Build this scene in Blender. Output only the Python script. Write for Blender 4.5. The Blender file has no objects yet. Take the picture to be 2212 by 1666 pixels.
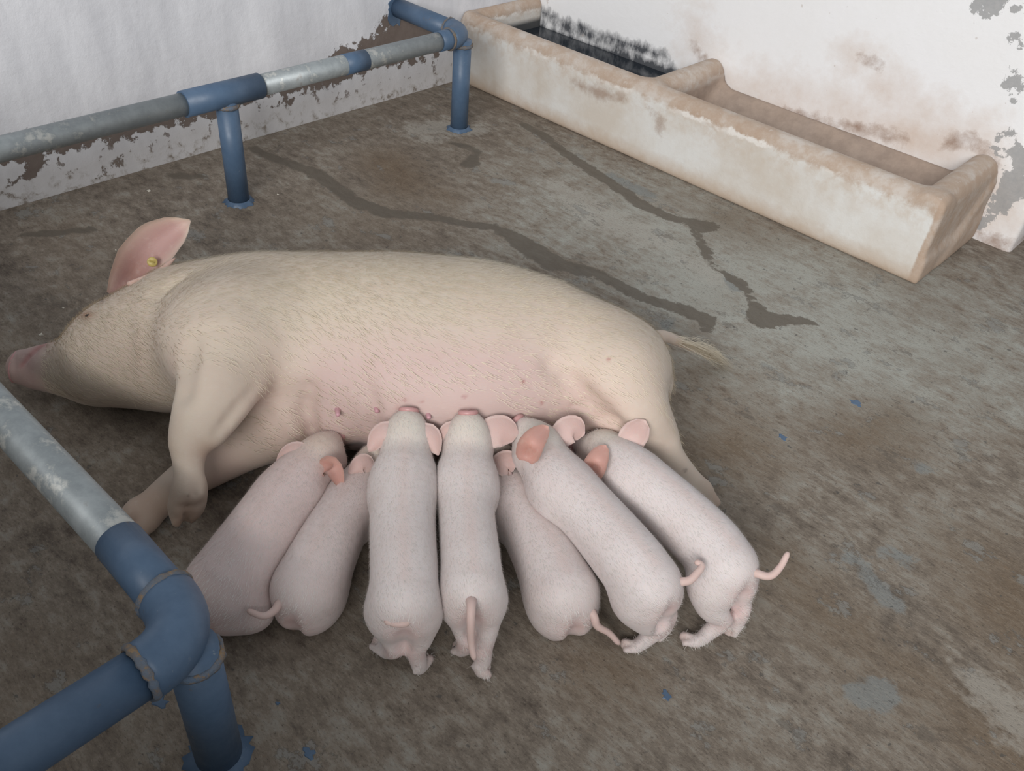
import bpy, math, random
import numpy as np

# ------------------------------------------------------------------ camera
IMG_W, IMG_H, FOC = 2212.0, 1666.0, 1885.18
PITCH, ROLL, YAW, CAM_H = 0.683968, 0.103391, 0.697868, 1.45
def _cam_rot(p, r, y):
    fw = np.array([-math.sin(y)*math.cos(p), math.cos(y)*math.cos(p), -math.sin(p)])
    rt = np.array([math.cos(y), math.sin(y), 0.0]); up = np.cross(rt, fw)
    rt2 = rt*math.cos(r) + up*math.sin(r); up2 = np.cross(rt2, fw)
    return np.stack([rt2, up2, -fw], 1)
CAM_M = _cam_rot(PITCH, ROLL, YAW)
CAM_C = np.array([0.0, 0.0, CAM_H])

scene = bpy.context.scene
col = scene.collection
from mathutils import Matrix
cam_d = bpy.data.cameras.new('camera'); cam = bpy.data.objects.new('camera', cam_d); col.objects.link(cam)
cam_d.sensor_width = 36.0; cam_d.lens = FOC/IMG_W*36.0; cam_d.clip_start = 0.01
cam.matrix_world = Matrix.Translation(CAM_C.tolist()) @ Matrix(CAM_M.tolist()).to_4x4()
scene.camera = cam

# ------------------------------------------------------------------ light
world = bpy.data.worlds.new('overcast_sky'); scene.world = world; world.use_nodes = True
bg = world.node_tree.nodes['Background']
bg.inputs[0].default_value = (0.90, 0.95, 1.0, 1); bg.inputs[1].default_value = 0.48
def area_light(name, loc, target, sx, sy, watts, colour):
    d = bpy.data.lights.new(name, 'AREA'); d.shape = 'RECTANGLE'; d.size = sx; d.size_y = sy
    d.energy = watts; d.color = colour
    o = bpy.data.objects.new(name, d); col.objects.link(o)
    from mathutils import Vector
    o.location = loc; o.rotation_euler = (Vector(target)-Vector(loc)).to_track_quat('-Z', 'Y').to_euler()
    return o
# daylight from the open side of the barn, over the added front wall
area_light('open_barn_side_offscreen', (1.3, -3.2, 2.9), (-0.9, 2.7, 0.2), 3.6, 1.8, 385, (1.0, 0.985, 0.965))
scene.view_settings.view_transform = 'Standard'
scene.view_settings.look = 'None'
scene.view_settings.exposure = -0.08
scene.view_settings.gamma = 1.0
scene.view_settings.use_curve_mapping = False

# ------------------------------------------------------------------ pixel helpers (survey of the photograph)
def _ray(x, y):
    return CAM_M @ np.array([(x-IMG_W/2)/FOC, -(y-IMG_H/2)/FOC, -1.0])
def at(x, y, z=0.0):
    d = _ray(x, y); return CAM_C + d*((z-CAM_C[2])/d[2])
def on_plane(x, y, axis, v):
    d = _ray(x, y); return CAM_C + d*((v-CAM_C[axis])/d[axis])
# ------------------------------------------------------------------ implicit surfaces -> one continuous mesh
def smin(a, b, k):
    if k <= 0: return np.minimum(a, b)
    h = np.maximum(k-np.abs(a-b), 0.0)/k
    return np.minimum(a, b) - h*h*k*0.25
def smax(a, b, k): return -smin(-a, -b, k)

class Field:
    def __init__(self, lo, hi, h):
        self.lo = np.array(lo, float); self.h = h
        n = np.ceil((np.array(hi, float)-self.lo)/h).astype(int)+1
        self.n = n
        ax = [(self.lo[i]+np.arange(n[i])*h).astype(np.float32) for i in range(3)]
        self.ax = ax
        self.v = np.full(tuple(n), 9.0, np.float32)
    def _sub(self, lo, hi, m):
        sl = []
        for i in range(3):
            a = int(max(0, math.floor((lo[i]-m-self.lo[i])/self.h)))
            b = int(min(self.n[i], math.ceil((hi[i]+m-self.lo[i])/self.h)+1))
            sl.append(slice(a, max(b, a+1)))
        sl = tuple(sl)
        X = self.ax[0][sl[0]][:, None, None]; Y = self.ax[1][sl[1]][None, :, None]; Z = self.ax[2][sl[2]][None, None, :]
        return sl, X, Y, Z
    def add(self, sl, d, k): self.v[sl] = smin(self.v[sl], d, k)
    def cut(self, sl, d, k): self.v[sl] = smax(self.v[sl], -d, k)
    def _cone(self, a, b, ra, rb, m, drop=0.0):
        a = np.asarray(a, float); b = np.asarray(b, float); r = max(ra, rb)
        sl, X, Y, Z = self._sub(np.minimum(a, b)-r-np.array([0, 0, drop]), np.maximum(a, b)+r, m)
        ba = b-a; L = max(float(ba@ba), 1e-9)
        px, py, pz = X-a[0], Y-a[1], Z-a[2]
        t = np.clip((px*ba[0]+py*ba[1]+pz*ba[2])/L, 0, 1)
        qz = pz-t*ba[2]
        if drop: qz = qz-np.clip(qz, -drop, 0)
        d = np.sqrt((px-t*ba[0])**2+(py-t*ba[1])**2+qz**2) - (ra+(rb-ra)*t)
        return sl, d.astype(np.float32)
    def cone(self, a, b, ra, rb, k=.02):
        sl, d = self._cone(a, b, ra, rb, k+.05); self.add(sl, d, k)
    def chain(self, nodes, k=.02, drop=0.0, n=5):
        # one limb: resampled smoothly, its pieces joined hard, then blended into the body once
        Q = np.array(nodes, float)
        if len(Q) > 2:
            E_ = np.vstack([2*Q[0]-Q[1], Q, 2*Q[-1]-Q[-2]]); E_[:, 3] = np.maximum(E_[:, 3], .002); out = []
            for i in range(1, len(E_)-2):
                for t in np.linspace(0, 1, n, endpoint=False):
                    out.append(.5*((2*E_[i])+(-E_[i-1]+E_[i+1])*t+(2*E_[i-1]-5*E_[i]+4*E_[i+1]-E_[i+2])*t*t+(-E_[i-1]+3*E_[i]-3*E_[i+1]+E_[i+2])*t**3))
            out.append(Q[-1]); Q = np.array(out)
        r = Q[:, 3].max(); m = k+.05
        sl, X, Y, Z = self._sub(Q[:, :3].min(0)-r-np.array([0, 0, drop]), Q[:, :3].max(0)+r, m)
        d = np.full((X.shape[0], Y.shape[1], Z.shape[2]), 9.0, np.float32)
        for a, b in zip(Q[:-1], Q[1:]):
            ba = b[:3]-a[:3]; L = max(float(ba@ba), 1e-9)
            px, py, pz = X-np.float32(a[0]), Y-np.float32(a[1]), Z-np.float32(a[2])
            t = np.clip((px*np.float32(ba[0])+py*np.float32(ba[1])+pz*np.float32(ba[2]))/np.float32(L), 0, 1)
            qz = pz-t*np.float32(ba[2])
            if drop: qz = qz-np.clip(qz, -drop, 0)
            e = np.sqrt((px-t*np.float32(ba[0]))**2+(py-t*np.float32(ba[1]))**2+qz**2)-(np.float32(a[3])+np.float32(b[3]-a[3])*t)
            np.minimum(d, e, out=d)
        self.add(sl, d, k)
    def groove(self, nodes, k=.02):
        for (a, b) in zip(nodes[:-1], nodes[1:]):
            sl, d = self._cone(a[:3], b[:3], a[3], b[3], k+.03); self.cut(sl, d, k)
    def hit(self, px, py):
        # first surface point of the sow's field seen along the sight line through a pixel
        o = CAM_C-SOW_O; d = _ray(px, py); d = d/np.linalg.norm(d)
        o = np.array([o@_e1, o@_e2, o[2]]); d = np.array([d@_e1, d@_e2, d[2]])
        T = np.arange(1.0, 3.2, self.h*.5); P = o+T[:, None]*d
        I = np.round((P-self.lo)/self.h).astype(int)
        ok = ((I >= 0) & (I < self.n)).all(1); P, I = P[ok], I[ok]
        v = self.v[I[:, 0], I[:, 1], I[:, 2]]; k = np.argmax(v < 0)
        return P[k] if (v < 0).any() else P[-1]
    def crease(self, pts, k=.02, n=5):
        # a fold pressed into the surface along pixels (px, py, half width, depth)
        Q = np.array(pts, float); t = np.linspace(0, len(Q)-1, (len(Q)-1)*n+1)
        Q = np.stack([np.interp(t, np.arange(len(Q)), Q[:, i]) for i in range(4)], 1)
        H = [self.hit(q[0], q[1]) for q in Q]
        o = CAM_C-SOW_O; o = np.array([o@_e1, o@_e2, o[2]]); nodes = []
        for q, h in zip(Q, H):
            u = o-h; u = u/np.linalg.norm(u)*.6+np.array([0, 0, .4]); u /= np.linalg.norm(u)
            nodes.append(tuple(h+u*(q[2]-q[3]))+(q[2],))
        self.groove_nodes(nodes, k)
    def groove_nodes(self, nodes, k):
        Q = np.array(nodes); r = Q[:, 3].max()
        sl, X, Y, Z = self._sub(Q[:, :3].min(0)-r, Q[:, :3].max(0)+r, k+.03)
        d = np.full((X.shape[0], Y.shape[1], Z.shape[2]), 9.0, np.float32)
        for a, b in zip(nodes[:-1], nodes[1:]):
            a, b = np.array(a), np.array(b); ba = b[:3]-a[:3]; L = max(float(ba@ba), 1e-9)
            px, py, pz = X-a[0], Y-a[1], Z-a[2]; t = np.clip((px*ba[0]+py*ba[1]+pz*ba[2])/L, 0, 1)
            d = np.minimum(d, np.sqrt((px-t*ba[0])**2+(py-t*ba[1])**2+(pz-t*ba[2])**2)-(a[3]+(b[3]-a[3])*t))
        self.cut(sl, d.astype(np.float32), k)
    def ell(self, c, r, k=.02, R=None, cut=False):
        c = np.asarray(c, float); r = np.asarray(r, float); m = float(max(r))
        sl, X, Y, Z = self._sub(c-m, c+m, k+.05)
        x, y, z = X-c[0], Y-c[1], Z-c[2]
        if R is not None:
            R = np.asarray(R, float)
            x, y, z = (R[0, 0]*x+R[1, 0]*y+R[2, 0]*z, R[0, 1]*x+R[1, 1]*y+R[2, 1]*z, R[0, 2]*x+R[1, 2]*y+R[2, 2]*z)
        k0 = np.sqrt((x/r[0])**2+(y/r[1])**2+(z/r[2])**2)
        k1 = np.sqrt((x/r[0]**2)**2+(y/r[1]**2)**2+(z/r[2]**2)**2)+1e-6
        d = (k0*(k0-1)/k1).astype(np.float32)
        (self.cut if cut else self.add)(sl, d, k)
    def loft(self, tab, k=.02):
        # tab rows: s, centre d, semi d, centre z, semi z
        tab = np.array(tab, float)
        s = self.ax[0]
        sl, X, Y, Z = self._sub((tab[0, 0], -9, -9), (tab[-1, 0], 9, 9), .08)
        s = np.clip(self.ax[0][sl[0]], tab[0, 0], tab[-1, 0])
        def sm(c):   # monotone-ish cubic through the stations
            x, y = tab[:, 0], tab[:, c]
            m = np.gradient(y, x); i = np.clip(np.searchsorted(x, s)-1, 0, len(x)-2)
            h = x[i+1]-x[i]; t = (s-x[i])/h
            return ((2*t**3-3*t**2+1)*y[i]+(t**3-2*t**2+t)*h*m[i]+(-2*t**3+3*t**2)*y[i+1]+(t**3-t**2)*h*m[i+1])
        cd, b, cz, a = [sm(c).astype(np.float32)[:, None, None] for c in (1, 2, 3, 4)]
        y, z = Y-cd, Z-cz
        k0 = np.sqrt((y/b)**2+(z/a)**2); k1 = np.sqrt((y/b**2)**2+(z/a**2)**2)+1e-6
        d = k0*(k0-1)/k1
        over = np.maximum(np.maximum(tab[0, 0]-self.ax[0][sl[0]], self.ax[0][sl[0]]-tab[-1, 0]), 0)[:, None, None]
        d = np.where(over > 0, np.sqrt(np.maximum(d, 0)**2+over**2)+np.minimum(d, 0)*0, d)
        self.add(sl, d.astype(np.float32), k)
    def sample(self, P):
        G = (P-self.lo)/self.h; I = np.floor(G).astype(int); ok = ((I >= 0) & (I < self.n-1)).all(1)
        out = np.full(len(P), 9.0); I, T = I[ok], (G-np.floor(G))[ok]; acc = np.zeros(len(I))
        for a in (0, 1):
            for b in (0, 1):
                for c in (0, 1):
                    w = (T[:, 0] if a else 1-T[:, 0])*(T[:, 1] if b else 1-T[:, 1])*(T[:, 2] if c else 1-T[:, 2])
                    acc += w*self.v[I[:, 0]+a, I[:, 1]+b, I[:, 2]+c]
        out[ok] = acc; return out
    def press(self, other, share, eps, k=.006):
        # flesh pressed against another body: share .5 meets halfway, 1 yields wholly; eps is the overlap left
        idx = np.argwhere(self.v < .03); P = idx*self.h+self.lo
        g = other(P); near_ = g < .05; idx, g = idx[near_], g[near_]
        if not len(idx): return
        t = tuple(idx.T); f = self.v[t]
        cut_ = ((f-g)*.5 if share == .5 else -g)-eps
        self.v[t] = smax(f, cut_.astype(np.float32), k)
    def floor(self, z=0.0, k=.01):
        Z = self.ax[2][None, None, :]
        self.v = smax(self.v, np.broadcast_to((z-Z).astype(np.float32), self.v.shape), k)
    def mesh(self):
        V = self.v; inside = V < 0
        n = self.n
        acc = np.zeros((n[0]-1, n[1]-1, n[2]-1, 3), np.float32); cnt = np.zeros((n[0]-1, n[1]-1, n[2]-1), np.float32)
        def sub(A, o): return A[o[0]:n[0]-1+o[0], o[1]:n[1]-1+o[1], o[2]:n[2]-1+o[2]]
        for axis in range(3):
            for u in (0, 1):
                for w in (0, 1):
                    o0 = [0, 0, 0]; others = [i for i in range(3) if i != axis]
                    o0[others[0]] = u; o0[others[1]] = w; o1 = list(o0); o1[axis] = 1
                    a, b = sub(V, o0), sub(V, o1)
                    ch = (a < 0) != (b < 0)
                    t = np.where(ch, a/(a-b+1e-12*(a == b)), 0)
                    for i in range(3):
                        acc[..., i] += np.where(ch, (t if i == axis else o0[i]), 0)
                    cnt += ch
        act = cnt > 0
        idx = np.full(act.shape, -1, np.int64); idx[act] = np.arange(act.sum())
        ijk = np.argwhere(act)
        verts = (ijk + acc[act]/cnt[act][:, None])*self.h + self.lo
        quads = []
        for axis in range(3):
            o1 = [slice(None)]*3; o0 = [slice(None)]*3
            o0[axis] = slice(0, n[axis]-1); o1[axis] = slice(1, n[axis])
            a, b = inside[tuple(o0)], inside[tuple(o1)]
            e = np.argwhere(a != b)
            s = a[tuple(e.T)]
            u, w = [i for i in range(3) if i != axis]
            ok = (e[:, u] > 0) & (e[:, w] > 0) & (e[:, u] < n[u]-1) & (e[:, w] < n[w]-1)
            e, s = e[ok], s[ok]
            def g(du, dw):
                q = e.copy(); q[:, u] += du; q[:, w] += dw; return idx[tuple(q.T)]
            f = np.stack([g(-1, -1), g(0, -1), g(0, 0), g(-1, 0)], 1)
            flip = s if axis != 1 else ~s
            f[~flip] = f[~flip][:, ::-1]
            quads.append(f)
        F = np.concatenate(quads)
        F = F[(F >= 0).all(1)]
        # light relaxation takes the grid steps off
        for it in range(2):
            sm_ = np.zeros_like(verts); c = np.zeros(len(verts))
            for i in range(4):
                a, b = F[:, i], F[:, (i+1) % 4]
                np.add.at(sm_, a, verts[b]); np.add.at(c, a, 1); np.add.at(sm_, b, verts[a]); np.add.at(c, b, 1)
            verts = verts*.5 + .5*sm_/np.maximum(c, 1)[:, None]
        return verts, F

def gauss(P, c, r):
    return np.exp(-((P-np.asarray(c, float))**2).sum(1)/(r*r))
def seg_dist(P, a, b):
    a = np.asarray(a, float); b = np.asarray(b, float); ba = b-a
    t = np.clip(((P-a)@ba)/max(ba@ba, 1e-9), 0, 1)
    return np.linalg.norm(P-a-t[:, None]*ba, axis=1)
def mixc(C, col_, w):
    w = np.clip(w, 0, 1)[:, None]; return C*(1-w)+np.asarray(col_, float)*w

# ---- sow: local frame, x from snout to rump, y from belly to back, z up
SOW_O = np.array([-1.2, 1.15, 0.0]); SOW_A = math.atan2(.731, .682)
_e1 = np.array([math.cos(SOW_A), math.sin(SOW_A), 0]); _e2 = np.array([-_e1[1], _e1[0], 0])
def sow_l(px, py, z):
    r = at(px, py, z)-SOW_O; return np.array([r@_e1, r@_e2, r[2]])
def sn(px, py, z, r): return tuple(sow_l(px, py, z))+(r,)

def sow_field(h=.009):
    F = Field((-1.12, -.52, -.02), (.74, .46, .5), h)
    # trunk
    F.loft([(-.66, .085, .175, .150, .140), (-.55, .070, .225, .166, .160), (-.45, .050, .24, .180, .175), (-.35, .036, .243, .186, .184),
            (-.2, .012, .262, .193, .193), (-.1, -.006, .28, .196, .2), (0, -.017, .284, .196, .2), (.1, -.022, .270, .196, .2),
            (.2, -.026, .235, .193, .194), (.3, -.034, .190, .186, .184), (.38, -.046, .150, .172, .164), (.45, -.058, .116, .155, .136),
            (.50, -.066, .088, .142, .110), (.54, -.07, .045, .13, .06)], .03)
    # neck and head
    F.chain([(-.60, .07, .155, .150), (-.69, .06, .142, .128), (-.78, .048, .116, .094)], .06)
    F.cone((-.66, .100, .148), (-.77, .088, .125), .126, .092, .05)
    F.cone((-.66, .015, .105), (-.79, .005, .092), .105, .085, .05)              # jowl
    F.chain([(-.78, .050, .115, .092), (-.86, .034, .086, .064), (-.92, .042, .076, .055), (-.96, .044, .070, .048), (-.990, .045, .066, .041)], .04)
    F.cone((-.84, .010, .066), (-.955, .030, .056), .056, .032, .03)             # lower jaw
    F.cone((-.79, .085, .125), (-.87, .05, .10), .044, .034, .04)               # brow
    F.ell((-1.003, .045, .066), (.010, .045, .042), .006)                        # rim of the snout disc
    # shoulder and upper foreleg
    F.ell(sow_l(500, 730, .27), (.15, .15, .12), .08)
    F.chain([sn(490, 770, .280, .095), sn(460, 850, .262, .072), sn(432, 905, .235, .056), sn(412, 948, .21, .040)], .045)
    F.chain([sn(548, 830, .262, .022), sn(505, 880, .25, .026), sn(458, 938, .22, .024)], .03)
    F.chain([sn(418, 930, .215, .042), sn(408, 965, .20, .036), sn(408, 1020, .165, .0295), sn(410, 1060, .14, .034)], .014)
    F.chain([sn(404, 1055, .142, .028), sn(391, 1092, .118, .026), sn(382, 1128, .098, .012)], .010)
    F.chain([sn(416, 1055, .138, .027), sn(419, 1090, .112, .024), sn(410, 1122, .092, .012)], .008)
    F.chain([sn(424, 1042, .155, .019), sn(430, 1066, .148, .011)], .006)        # dew claw
    # lower foreleg
    F.chain([sn(620, 900, .12, .095), sn(540, 950, .082, .066), sn(450, 1006, .058, .050), sn(385, 1048, .048, .040), sn(335, 1090, .042, .036), sn(305, 1112, .038, .036)], .03)
    F.chain([sn(300, 1105, .042, .028), sn(278, 1122, .03, .022), sn(266, 1132, .024, .012)], .012)
    F.chain([sn(318, 1122, .036, .028), sn(306, 1140, .028, .022), sn(300, 1152, .022, .012)], .012)
    # hams and upper hind leg
    F.ell(sow_l(1310, 795, .225), (.15, .135, .125), .07)
    F.chain([sn(1325, 815, .25, .105), sn(1368, 885, .205, .080), sn(1412, 940, .15, .056), sn(1440, 985, .11, .040), sn(1482, 1035, .062, .033), sn(1508, 1060, .04, .032)], .04)
    F.chain([sn(1518, 1066, .036, .026), sn(1545, 1086, .02, .014)], .012)
    F.chain([sn(1502, 1070, .036, .026), sn(1528, 1096, .02, .014)], .012)
    F.chain([sn(1290, 905, .11, .085), sn(1345, 975, .07, .060), sn(1420, 1030, .05, .04), sn(1470, 1078, .035, .03)], .03)  # lower hind leg
    # udder
    F.ell(sow_l(735, 890, .150), (.072, .070, .078), .018)
    F.ell(sow_l(775, 925, .06), (.075, .05, .055), .04)
    for px, py in ((870, 900), (985, 905), (1100, 912), (1200, 912)):
        F.ell(sow_l(px, py, .120), (.06, .05, .062), .06)
    for px, py in ((880, 950), (1000, 955), (1120, 950)):
        F.ell(sow_l(px, py, .06), (.075, .055, .06), .05)
    # folds: flank, armpit, neck, ear root, mouth, cloven feet
    F.crease([(1190, 795, .012, .000), (1240, 838, .016, .006), (1300, 893, .016, .010), (1338, 928, .014, .008)], .030)
    F.crease([(1262, 868, .006, .000), (1300, 893, .008, .004), (1335, 908, .006, .002)], .012)
    F.crease([(1240, 880, .006, .000), (1290, 903, .008, .004), (1330, 915, .006, .002)], .012)
    F.crease([(408, 740, .014, .000), (402, 785, .016, .005), (392, 850, .014, .004)], .035)
    F.crease([(335, 640, .012, .001), (352, 622, .014, .006), (378, 604, .012, .002)], .025)
    F.crease([(98, 743, .005, .003), (82, 752, .007, .010), (64, 768, .007, .010), (47, 790, .005, .005)], .006)
    F.crease([(120, 738, .004, .0), (104, 752, .005, .004), (92, 760, .003, .002)], .008)
    F.crease([(34, 764, .003, .0), (30, 780, .004, .003), (33, 800, .003, .001)], .006)
    F.crease([(404, 1075, .004, .001), (402, 1105, .006, .008), (400, 1138, .007, .012)], .005)
    F.crease([(380, 1098, .003, .0), (400, 1094, .004, .003), (432, 1092, .003, .002)], .006)
    F.crease([(420, 1048, .003, .002), (418, 1062, .004, .004), (424, 1072, .003, .002)], .005)
    F.crease([(292, 1118, .005, .003), (284, 1132, .006, .009), (278, 1145, .006, .010)], .006)
    F.crease([(668, 845, .010, .0), (660, 890, .012, .003), (672, 935, .010, .002)], .025)
    F.crease([(792, 842, .010, .0), (806, 885, .012, .004), (806, 935, .012, .004)], .022)
    F.crease([(560, 838, .010, .0), (515, 885, .012, .004), (470, 940, .010, .004)], .012)
    F.floor(0.0, .02)
    return F

def sow_colour(P):
    C = np.tile(np.array([.56, .47, .385]), (len(P), 1))
    L = sow_l
    C = mixc(C, (.60, .525, .42), gauss(P, L(900, 620, .38), .35)*.8)                   # straw-coloured coat on the flank
    pink = np.clip((-.02-P[:, 1]-P[:, 2]*.25)/.12, 0, 1)*np.clip((P[:, 0]+.36)/.12, 0, 1)*np.clip((.44-P[:, 0])/.10, 0, 1)*.85
    ham = np.clip(1.2-seg_dist(P, L(1330, 790, .3), L(1440, 985, .11))/.16, 0, 1); pink = pink*(1-ham)
    for px, py, z, r in ((730, 900, .14, .11), (860, 860, .2, .13), (980, 860, .2, .14), (1100, 850, .22, .14), (1200, 890, .18, .12), (800, 950, .08, .15), (1000, 960, .08, .2), (1150, 960, .07, .2)):
        pink = np.maximum(pink, gauss(P, L(px, py, z), r))
    C = mixc(C, (.56, .405, .385), pink*.95)
    red = np.zeros(len(P))
    for px, py, z, r in ((1300, 895, .23, .05), (1255, 870, .25, .05), (1320, 925, .17, .06), (400, 790, .28, .035), (560, 870, .22, .07), (1290, 930, .12, .07), (480, 1000, .07, .09), (250, 790, .23, .06), (600, 910, .15, .08)):
        red = np.maximum(red, gauss(P, L(px, py, z), r))
    C = mixc(C, (.60, .43, .37), red*.6)
    for px, py, z, r in ((540, 825, .26, .022),): C = mixc(C, (.30, .14, .10), gauss(P, L(px, py, z), r)*.8)
    # muzzle, mouth
    w = np.clip((-.89-P[:, 0])/.06, 0, 1); C = mixc(C, (.40, .265, .25), w*.8)
    Q = project(P, SOW_O, SOW_A)
    def mark(pts, w):
        d = np.full(len(P), 999.0)
        for u, v in zip(pts[:-1], pts[1:]): d = np.minimum(d, seg_dist(Q, u, v))
        return np.exp(-(d/w)**2)*(P[:, 2] > .05)
    C = mixc(C, (.40, .19, .18), mark([(98, 743), (82, 752), (64, 768), (47, 790)], 5.5)*.9)      # bare flesh of the lips
    C = mixc(C, (.30, .14, .07), np.exp(-(((Q-np.array([187, 681]))/np.array([16, 9]))**2).sum(1))*.85)
    C = mixc(C, (.12, .07, .05), np.exp(-(((Q-np.array([219, 650]))/np.array([6, 5]))**2).sum(1))*.8)
    # soiled feet
    for a, b, r in ((L(402, 1070, .13), L(398, 1140, .095), .045), (L(322, 1098, .045), L(285, 1140, .03), .055), (L(1510, 1060, .04), L(1550, 1090, .01), .035)):
        C = mixc(C, (.30, .19, .13), np.clip(1.3-seg_dist(P, a, b)/r, 0, 1)*.75)
    C = mixc(C, (.34, .19, .12), gauss(P, L(438, 965, .20), .032)*.7); C = mixc(C, (.40, .26, .19), gauss(P, L(380, 960, .20), .03)*.5)
    C = mixc(C, (.56, .40, .34), gauss(P, L(230, 810, .2), .07)*.5)
    # nicks and bites
    for px, py, z, r in ((1130, 825, .28, .007), (1003, 857, .22, .006), (1315, 776, .375, .006), (875, 865, .22, .005), (857, 880, .2, .005), (910, 868, .22, .005), (1170, 870, .25, .006), (1480, 1017, .11, .006)):
        d = np.sqrt(((Q-np.array([px, py]))**2).sum(1))/950.0*1.5
        C = mixc(C, (.30, .06, .06) if px != 1480 else (.03, .02, .02), np.exp(-(d/r)**2)*.75)
    return C
def project(P, O, A):
    c, s = math.cos(A), math.sin(A)
    W_ = np.stack([O[0]+c*P[:, 0]-s*P[:, 1], O[1]+s*P[:, 0]+c*P[:, 1], O[2]+P[:, 2]], 1)
    Q = (W_-CAM_C)@CAM_M
    return np.stack([IMG_W/2+FOC*Q[:, 0]/-Q[:, 2], IMG_H/2-FOC*Q[:, 1]/-Q[:, 2]], 1)
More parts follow.
